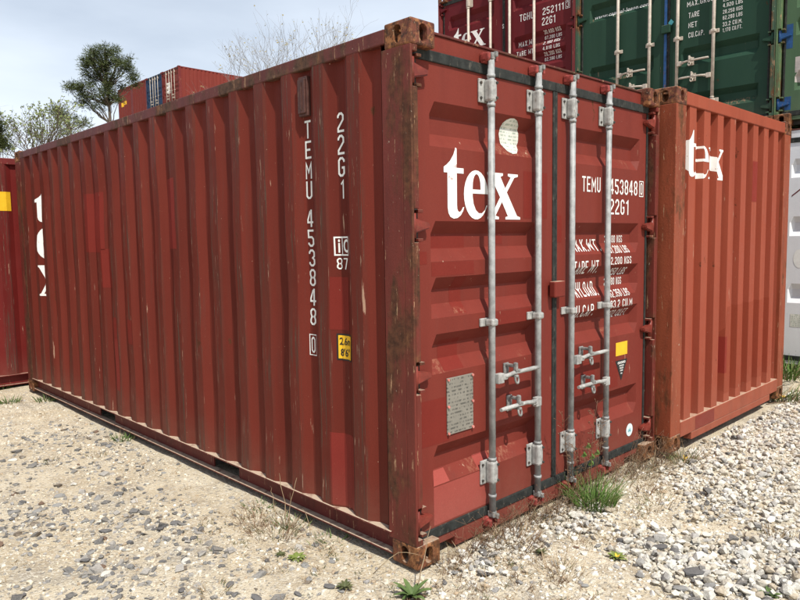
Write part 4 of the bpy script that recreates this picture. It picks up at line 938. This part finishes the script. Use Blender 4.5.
plant('dry_weed', 'sparse reddish dry clump left of the brown clump', 252, 520, [('dead_stalks', tuft(60, .10, .08, .004, 1.0, .6), 'brown_dry'), ('grass_blades', tuft(16, .08, .05, .004, .9, .7), 'olive')])
for i, (px, py, lb) in enumerate(((97, 455, 'thin dry sprig on the sand in the left foreground'), (50, 462, 'thin dry sprig nearest the left edge of the picture'), (215, 590, 'low dry sprig at the bottom left of centre'))):
    plant('dry_weed', lb, px, py, [('dead_stalks', tuft(30, .09, .06, .004, 1.0, .5), 'dry'), ('grass_blades', tuft(14, .07, .05, .004, .9, .6), 'olive')], group='dry sprigs on the open sand')
for i, (px, py, lb) in enumerate(((46, 399, 'small green weed by the far corner of the long side'), (10, 402, 'dark green weed on the sand at the left edge'), (122, 437, 'green weed under the bottom rail by the far fork pocket'), (3, 386, 'green tuft against the deep red container'))):
    plant('green_weed', lb, px, py, [('grass_blades', tuft(70, .09, .09, .008, .9, .6), 'weed'), ('dead_stalks', tuft(20, .12, .09, .005, 1, .5), 'dry')], group='small weeds along the long side')
for i, (x, y, n, lb) in enumerate(((-.06, .95, 60, 'dark weed strip under the bottom rail, third from the near corner'), (-.05, .62, 46, 'low weed under the bottom rail nearest the near corner'), (-.07, 1.28, 40, 'low weed under the bottom rail beyond the bent stalks'))):
    plant('green_weed', lb, 0, 0, [('grass_blades', tuft(n, .10, .055, .006, 1, .7), 'weed'), ('dead_stalks', tuft(30, .12, .06, .004, 1, .6), 'brown_dry')], group='small weeds along the long side', xy=(x, y))
door_weeds = [(.42, -.02, 'first'), (.62, -.03, 'second'), (.86, -.02, 'third'), (1.06, -.05, 'fourth'), (1.30, 0, 'fifth'), (1.60, 0, 'sixth'), (1.86, -.02, 'seventh'), (2.10, -.04, 'eighth'), (2.32, -.09, 'ninth')]
for x, y, o_ in door_weeds:
    k = 1.5 if x > 1.9 else 1.0
    plant('dry_weed', 'dry grass clump along the door sill, %s from the near corner' % o_, 0, 0, [('dead_stalks', tuft(int(48 * k), .15, .13 * k, .0036, 1.1, .7), 'dry'), ('brown_stalks', stalks([((random.uniform(-.13, .13), random.uniform(-.05, .04), 0), (random.uniform(-.2, .2), random.uniform(-.12, .03), random.uniform(.05, .20) * k), random.uniform(0, .05), .0016) for _ in range(int(16 * k))], 3, .007), 'brown_dry'), ('grass_blades', tuft(22 if x < 1.9 else 50, .13, .085, .004, 1.0, .7), 'olive')], group='dry grass along the door sill', xy=(x, y))
plant('dry_weed', 'dry clump with reddish stalks before the second door rod', 512, 540, [('dead_stalks', tuft(120, .16, .11, .004, .9, .5), 'brown_dry'), ('straw', tuft(70, .16, .12, .004, .8, .5), 'dry')])
plant('dry_weed', 'straw coloured clump in the pebbles at bottom centre', 560, 570, [('straw', tuft(60, .12, .10, .004, .8, .5), 'dry'), ('grass_blades', tuft(16, .08, .06, .004, .8, .6), 'olive')])
plant('dry_weed', 'dry clump right of the near corner casting', 452, 562, [('straw', tuft(50, .08, .10, .003, .6, .4), 'dry'), ('dead_stalks', tuft(30, .08, .07, .003, .8, .4), 'brown_dry')])
plant('dry_weed', 'sparse dry clump on the sandy strip left of the white gravel', 655, 500, [('straw', tuft(50, .14, .12, .004, .9, .5), 'dry'), ('grass_blades', tuft(20, .1, .06, .004, .8, .6), 'weed')])
plant('dry_weed', 'dry clump amid the coarse white gravel at right', 776, 535, [('straw', tuft(50, .08, .09, .004, .7, .5), 'dry'), ('grass_blades', tuft(14, .06, .05, .004, .8, .6), 'olive')])
tw = [((1.28 + .05 * k, -.03, 0), (1.10 + .09 * k + random.uniform(-.04, .04), -.06 + random.uniform(-.03, .03), random.uniform(.35, .66)), .03, .0022) for k in range(7)]
for nm, lb, lst, m, hd in (('seed_stalks', 'tall feathery dead weed standing before the door gap', tw, 'brown_dry', 22),):
    e = empty('tall_dead_weed', (1.3, -.03, ground_z(1.3, -.03))); tag(e, lb, 'plant'); o = obj(nm, stalks([((a[0] - 1.3, a[1] + .03, 0), (b[0] - 1.3, b[1] + .03, b[2]), s, r_) for a, b, s, r_ in lst], hd, .010), m, e)
e = empty('climbing_vine', (1.47, -.02, ground_z(1.47, -.02))); tag(e, 'thin vine with green leaves between the third and fourth door rods', 'plant')
obj('stem', stalks([((0, 0, 0), (.02, .02, .33), .0, .002), ((0, 0, .02), (.12, .0, .25), .02, .002)]), 'brown_dry', e)
v, f = [], []
for c_ in ((.01, .0, .33), (-.02, .01, .28), (.10, -.01, .27), (.06, .0, .25), (.03, -.01, .22)):
    i0 = len(v); n_ = 8
    for k in range(n_): a = 6.283 * k / n_; v.append((c_[0] + .026 * math.cos(a), c_[1] - .01 + .010 * math.sin(a * 2), c_[2] + .020 * math.sin(a)))
    f.append(tuple(range(i0, i0 + n_)))
obj('leaves', mesh_from(v, f), 'grass', e)
for nm, lb, org, lst in (('dry_stalk', 'pale dry stalks crossing the near bottom corner casting', (-.10, -.10), [((-.03, -.02, 0), (.14, .05, .26), .01, .003), ((-.06, .24, .03), (.10, .06, .12), .06, .0022)]),
                         ('dry_stalk', 'bent dry stalks leaning on the bottom rail of the long side', (-.12, .92), [((0, 0, 0), (.08, .18, .26), .05, .0028), ((-.03, -.05, 0), (.09, .02, .27), .03, .0025), ((.02, -.2, .02), (.09, -.02, .10), .05, .002), ((.0, .1, 0), (.09, .30, .15), .05, .002)])):
    e = empty(nm, (*org, ground_z(*org))); tag(e, lb, 'plant'); obj('stems', stalks(lst), 'dry', e)
plant('grass_tuft', 'green grass at the foot of the white container', 795, 386, [('grass_blades', tuft(260, .26, .26, .012, .8, .8), 'grass'), ('straw', tuft(120, .3, .22, .009, .9, .6), 'dry')], xy=(5.66, .12))
plant('grass_tuft', 'grass and yellow leaves at the right foot of the orange red container', 0, 0, [('grass_blades', tuft(110, .22, .16, .010, .9, .7), 'weed'), ('straw', tuft(110, .25, .14, .009, 1, .6), 'dry'), ('yellow_leaves', rosette(6, .09, .03, .3), 'petal')], xy=(5.05, -.02))
plant('grass_tuft', 'straw and yellow flowers at the left foot of the orange red container', 0, 0, [('straw', tuft(90, .12, .15, .005, .8, .6), 'dry'), ('grass_blades', tuft(50, .1, .12, .006, .8, .6), 'weed'), ('flower_heads', rosette(5, .05, .012, 2.2), 'petal')], xy=(2.56, -.17))

for px, py, ln, yw, lb in ((640, 486, .10, .3, 'dark broken twig on the sandy strip, nearest the grass tuft'), (672, 474, .09, -.2, 'dark broken twig on the sandy strip, nearest the white gravel'), (655, 489, .16, .1, 'longest dark twig lying on the sandy strip'), (780, 402, .30, -.6, 'grey stick lying below the orange red container')):
    p = on_ground(px, py); e = empty('twig', (p.x, p.y, ground_z(p.x, p.y) + .008), yw); tag(e, lb, 'twig', 'twigs on the ground')
    obj('stick', stalks([((-ln / 2, 0, 0), (ln / 2, .02, .008), .006, .0045), ((0, 0, .004), (ln * .3, -.03, .012), .004, .003)]), 'brown_dry', e)

def sprigs(name, label, poly, n, mat, h):
    v, f = [], []
    for x, y in sample_px(n, poly):
        if mnoise.noise((x * 2.3, y * 2.3, 6)) < random.uniform(-.3, .25): continue
        z = ground_z(x, y)
        for _ in range(random.randint(3, 9)):
            a = random.uniform(0, 6.28); l_ = random.uniform(.3, 1.3); blade(v, f, (x + random.gauss(0, .014), y + random.gauss(0, .014), z - .003), (l_ * math.cos(a), l_ * math.sin(a), 1), h * random.uniform(.4, 1.4), .0035, random.uniform(.2, 1.2), 3)
    tag(obj(name, mesh_from(v, f), mat), label, 'ground cover', None, 'stuff')
SP1 = [(180, 600), (200, 520), (250, 490), (330, 530), (410, 575), (430, 620)]; SP2 = [(400, 605), (440, 565), (560, 500), (650, 462), (690, 470), (640, 520), (600, 560), (600, 620)]
sprigs('dry_sprigs', 'fine dry sprigs scattered over the sand by the long side', SP1, 210, 'dry', .035); sprigs('green_sprigs', 'fine green sprigs scattered over the sand by the long side', SP1, 110, 'olive', .028)
sprigs('dry_sprigs', 'fine dry sprigs scattered before the doors', SP2, 330, 'dry', .045); sprigs('green_sprigs', 'fine green sprigs scattered before the doors', SP2, 130, 'olive', .032); sprigs('brown_sprigs', 'fine brown dead sprigs scattered before the doors', SP2, 200, 'brown_dry', .045)
sprigs('dry_sprigs', 'thin dry sprigs on the open sand at left', [(-20, 610), (-20, 400), (60, 400), (200, 480), (200, 610)], 90, 'dry', .03)

# ================================================================ trees
M['bark'] = plain('grey brown bark', (.12, .095, .075), .9, .3, 6); M['twig'] = plain('pale grey twigs', (.25, .235, .225), .9, .25, 6)
M['needles'] = leaf_mat('pine needles', (.026, .040, .010), (.082, .098, .030)); M['spring'] = leaf_mat('spring leaves', (.11, .14, .045), (.19, .215, .08)); M['bud'] = leaf_mat('ochre buds', (.22, .19, .07), (.30, .24, .10))
def limb(bm, a, b, r0, r1, n=5, wob=.06, seg=5):
    a, b = Vector(a), Vector(b); ln = (b - a).length
    pts = [a.lerp(b, k / seg) + (Vector((random.uniform(-1, 1), random.uniform(-1, 1), random.uniform(-.6, .8))) * wob * ln * .5 if 0 < k < seg else Vector()) for k in range(seg + 1)]
    tube_bm(bm, pts, [r0 + (r1 - r0) * k / seg for k in range(seg + 1)], n, caps=False); return pts
def pine(label, dist, base_px, top_px, blobs, needles=80, size=.46):
    D = dist; up_top = at_depth(*top_px, D); bp = at_depth(*base_px, D); base = Vector((bp.x, bp.y, 0))
    root = empty('pine_tree', (base.x, base.y, -.02)); tag(root, label, 'tree', 'pines on the skyline'); bm = bmesh.new()
    tr = [base.lerp(up_top, k / 12) + Vector((.10 * math.sin(k * .9), .1 * math.cos(k * 1.3), 0)) for k in range(13)]
    loc = lambda p: Vector(p) - Vector((base.x, base.y, -.02))
    tube_bm(bm, [loc(p) for p in tr], [.17 * (1 - .85 * k / 12) + .015 for k in range(13)], 8, caps=False)
    v, f = [], []
    for bx, by, rx, ry, n in blobs:
        for _ in range(n):
            a = random.uniform(0, 6.28); q = math.sqrt(random.random()); px, py = bx + rx * q * math.cos(a), by + ry * q * math.sin(a)
            c = at_depth(px, py, D + random.uniform(-1, 1) * rx / 692 * D * .9); c = loc(c)
            hd_ = math.hypot(c.x - loc(up_top).x * .5, c.y - loc(up_top).y * .5); tz = max(.25, min(.98, (c.z - .35 * hd_ - random.uniform(0, .3)) / loc(up_top).z)); j = int(tz * 12); s = loc(tr[min(12, j)])
            if random.random() < .6: pts = limb(bm, s, c, .034, .010, 4, .10)
            for _ in range(needles):
                d = Vector((random.gauss(0, 1), random.gauss(0, 1), random.gauss(.25, .9))).normalized(); p = c + d * random.uniform(0, size * .75); e_ = p + (d + Vector((random.gauss(0, .4), random.gauss(0, .4), .2))).normalized() * random.uniform(.10, .20); s_ = d.orthogonal()  .normalized() * .024
                i0 = len(v); v += [tuple(p - s_), tuple(p + s_), tuple(e_)]; f.append((i0, i0 + 1, i0 + 2))
    obj('trunk', mesh_bm(bm), 'bark', root); obj('crown', mesh_from(v, f), 'needles', root)
    return root
pine('tall pine with open crown left of the far stack', 38, (112, 240), (106, 50), [(104, 59, 18, 13, 58), (92, 70, 11, 10, 22), (108, 74, 14, 8, 16), (127, 64, 6, 8, 12), (132, 74, 5, 6, 8), (80, 86, 13, 5, 15), (70, 87, 6, 3, 4), (92, 94, 14, 5, 15), (112, 88, 12, 6, 13), (113, 99, 9, 4, 9), (96, 106, 12, 3, 6), (80, 103, 6, 3, 5), (134, 84, 4, 3, 3), (86, 60, 4, 5, 4)])
pine('small ragged pine just left of the tall pine', 36, (84, 240), (70, 118), [(60, 113, 9, 5, 16), (72, 118, 8, 3, 8), (66, 133, 6, 3, 6), (84, 124, 8, 4, 10), (58, 110, 5, 3, 4)], 40)
pine('dark pine cut off by the left picture edge', 30, (-14, 240), (-10, 110), [(-4, 132, 8, 10, 26), (0, 145, 6, 5, 10), (-12, 120, 8, 8, 20)])
def bare(name, label, dist, base_px, top_px, spread_px, leaves, leafmat, n_main=5, depth=4, seed=1, twig='twig', group=None, lsize=.10, fork=.35, rr=.10):
    random.seed(seed); D = dist; b = at_depth(*base_px, D); t = at_depth(*top_px, D); base = Vector((b.x, b.y, 0)); hgt = t.z; root = empty(name, (base.x, base.y, -.02)); tag(root, label, 'tree', group)
    bm = bmesh.new(); v, f = [], []; side_ = rt2; sw = spread_px / 692 * D; lean = (t - base); lean.z = 0
    def leaf(p):
        d = Vector((random.gauss(0, 1), random.gauss(0, 1), random.gauss(0, 1))).normalized(); s = d.orthogonal().normalized() * lsize * .4; i0 = len(v); q = p + d * lsize; v.extend([tuple(p), tuple(p + (q - p) * .5 - s), tuple(q), tuple(p + (q - p) * .5 + s)]); f.append((i0, i0 + 1, i0 + 2, i0 + 3))
    def grow(p, d, ln, r_, k):
        e_ = p + d * ln; pts = limb(bm, p, e_, r_, r_ * .62, 5 if k < 2 else 3, .10, 4)
        if k >= depth:
            for q in pts[1:]:
                if random.random() < leaves: leaf(q)
            if random.random() < leaves: leaf(e_); leaf(e_)
            return
        for j in range(random.choice((2, 3, 3))):
            q = pts[-1] if j == 0 else pts[random.choice((2, 3, 4))]
            nd = (d + Vector((random.gauss(0, .42), random.gauss(0, .42), random.gauss(.10, .25)))).normalized()
            grow(q, nd, ln * random.uniform(.62, .86), r_ * .58, k + 1)
    h0 = hgt * fork; limb(bm, (0, 0, 0), (lean.x * .3, lean.y * .3, h0), rr * 1.6, rr, 7, .02, 6)
    for j in range(n_main):
        u = (j + .5) / n_main * 2 - 1; d = (Vector((lean.x * .7, lean.y * .7, hgt - h0)) * .8 + side_ * u * sw + fw * random.uniform(-.6, .6) * sw); ln = d.length
        grow(Vector((lean.x * .3, lean.y * .3, h0)), d.normalized(), ln * .42, rr * .62, 1)
    obj('trunk', mesh_bm(bm), twig, root); obj('crown', mesh_from(v, f), leafmat, root); return root
bare('broadleaf_tree', 'tree in pale spring leaf above the left end of the roof rail', 30, (42, 240), (36, 100), 30, .62, 'spring', 6, 5, 5, 'bark', None, .12, .45, .10)
bare('broadleaf_tree', 'thin bare tree left of the spring leafed one', 34, (-2, 240), (4, 105), 16, .10, 'spring', 4, 5, 8, 'twig', None, .08, .45, .05)
bare('broadleaf_tree', 'slender bare tree between the spring leafed tree and the pines', 34, (58, 240), (52, 108), 14, .25, 'spring', 4, 5, 9, 'bark', None, .10, .5, .07)
GB = 'budding trees above the middle of the roof rail'
bare('broadleaf_tree', 'budding bare tree, tallest above the roof rail', 27, (312, 240), (306, 8), 24, .10, 'bud', 5, 5, 12, 'twig', GB, .085, .48, .055)
bare('broadleaf_tree', 'budding bare tree right of the tallest one above the roof rail', 28, (338, 240), (342, 18), 15, .08, 'bud', 4, 5, 14, 'twig', GB, .085, .5, .046)
bare('broadleaf_tree', 'budding bare tree left of the tallest, above the roof rail', 28, (268, 240), (268, 26), 17, .10, 'bud', 4, 5, 17, 'twig', GB, .085, .5, .046)
bare('broadleaf_tree', 'lowest budding bare tree over the right end of the far stack', 29, (246, 240), (240, 38), 15, .10, 'bud', 3, 5, 21, 'twig', GB, .085, .5, .044)
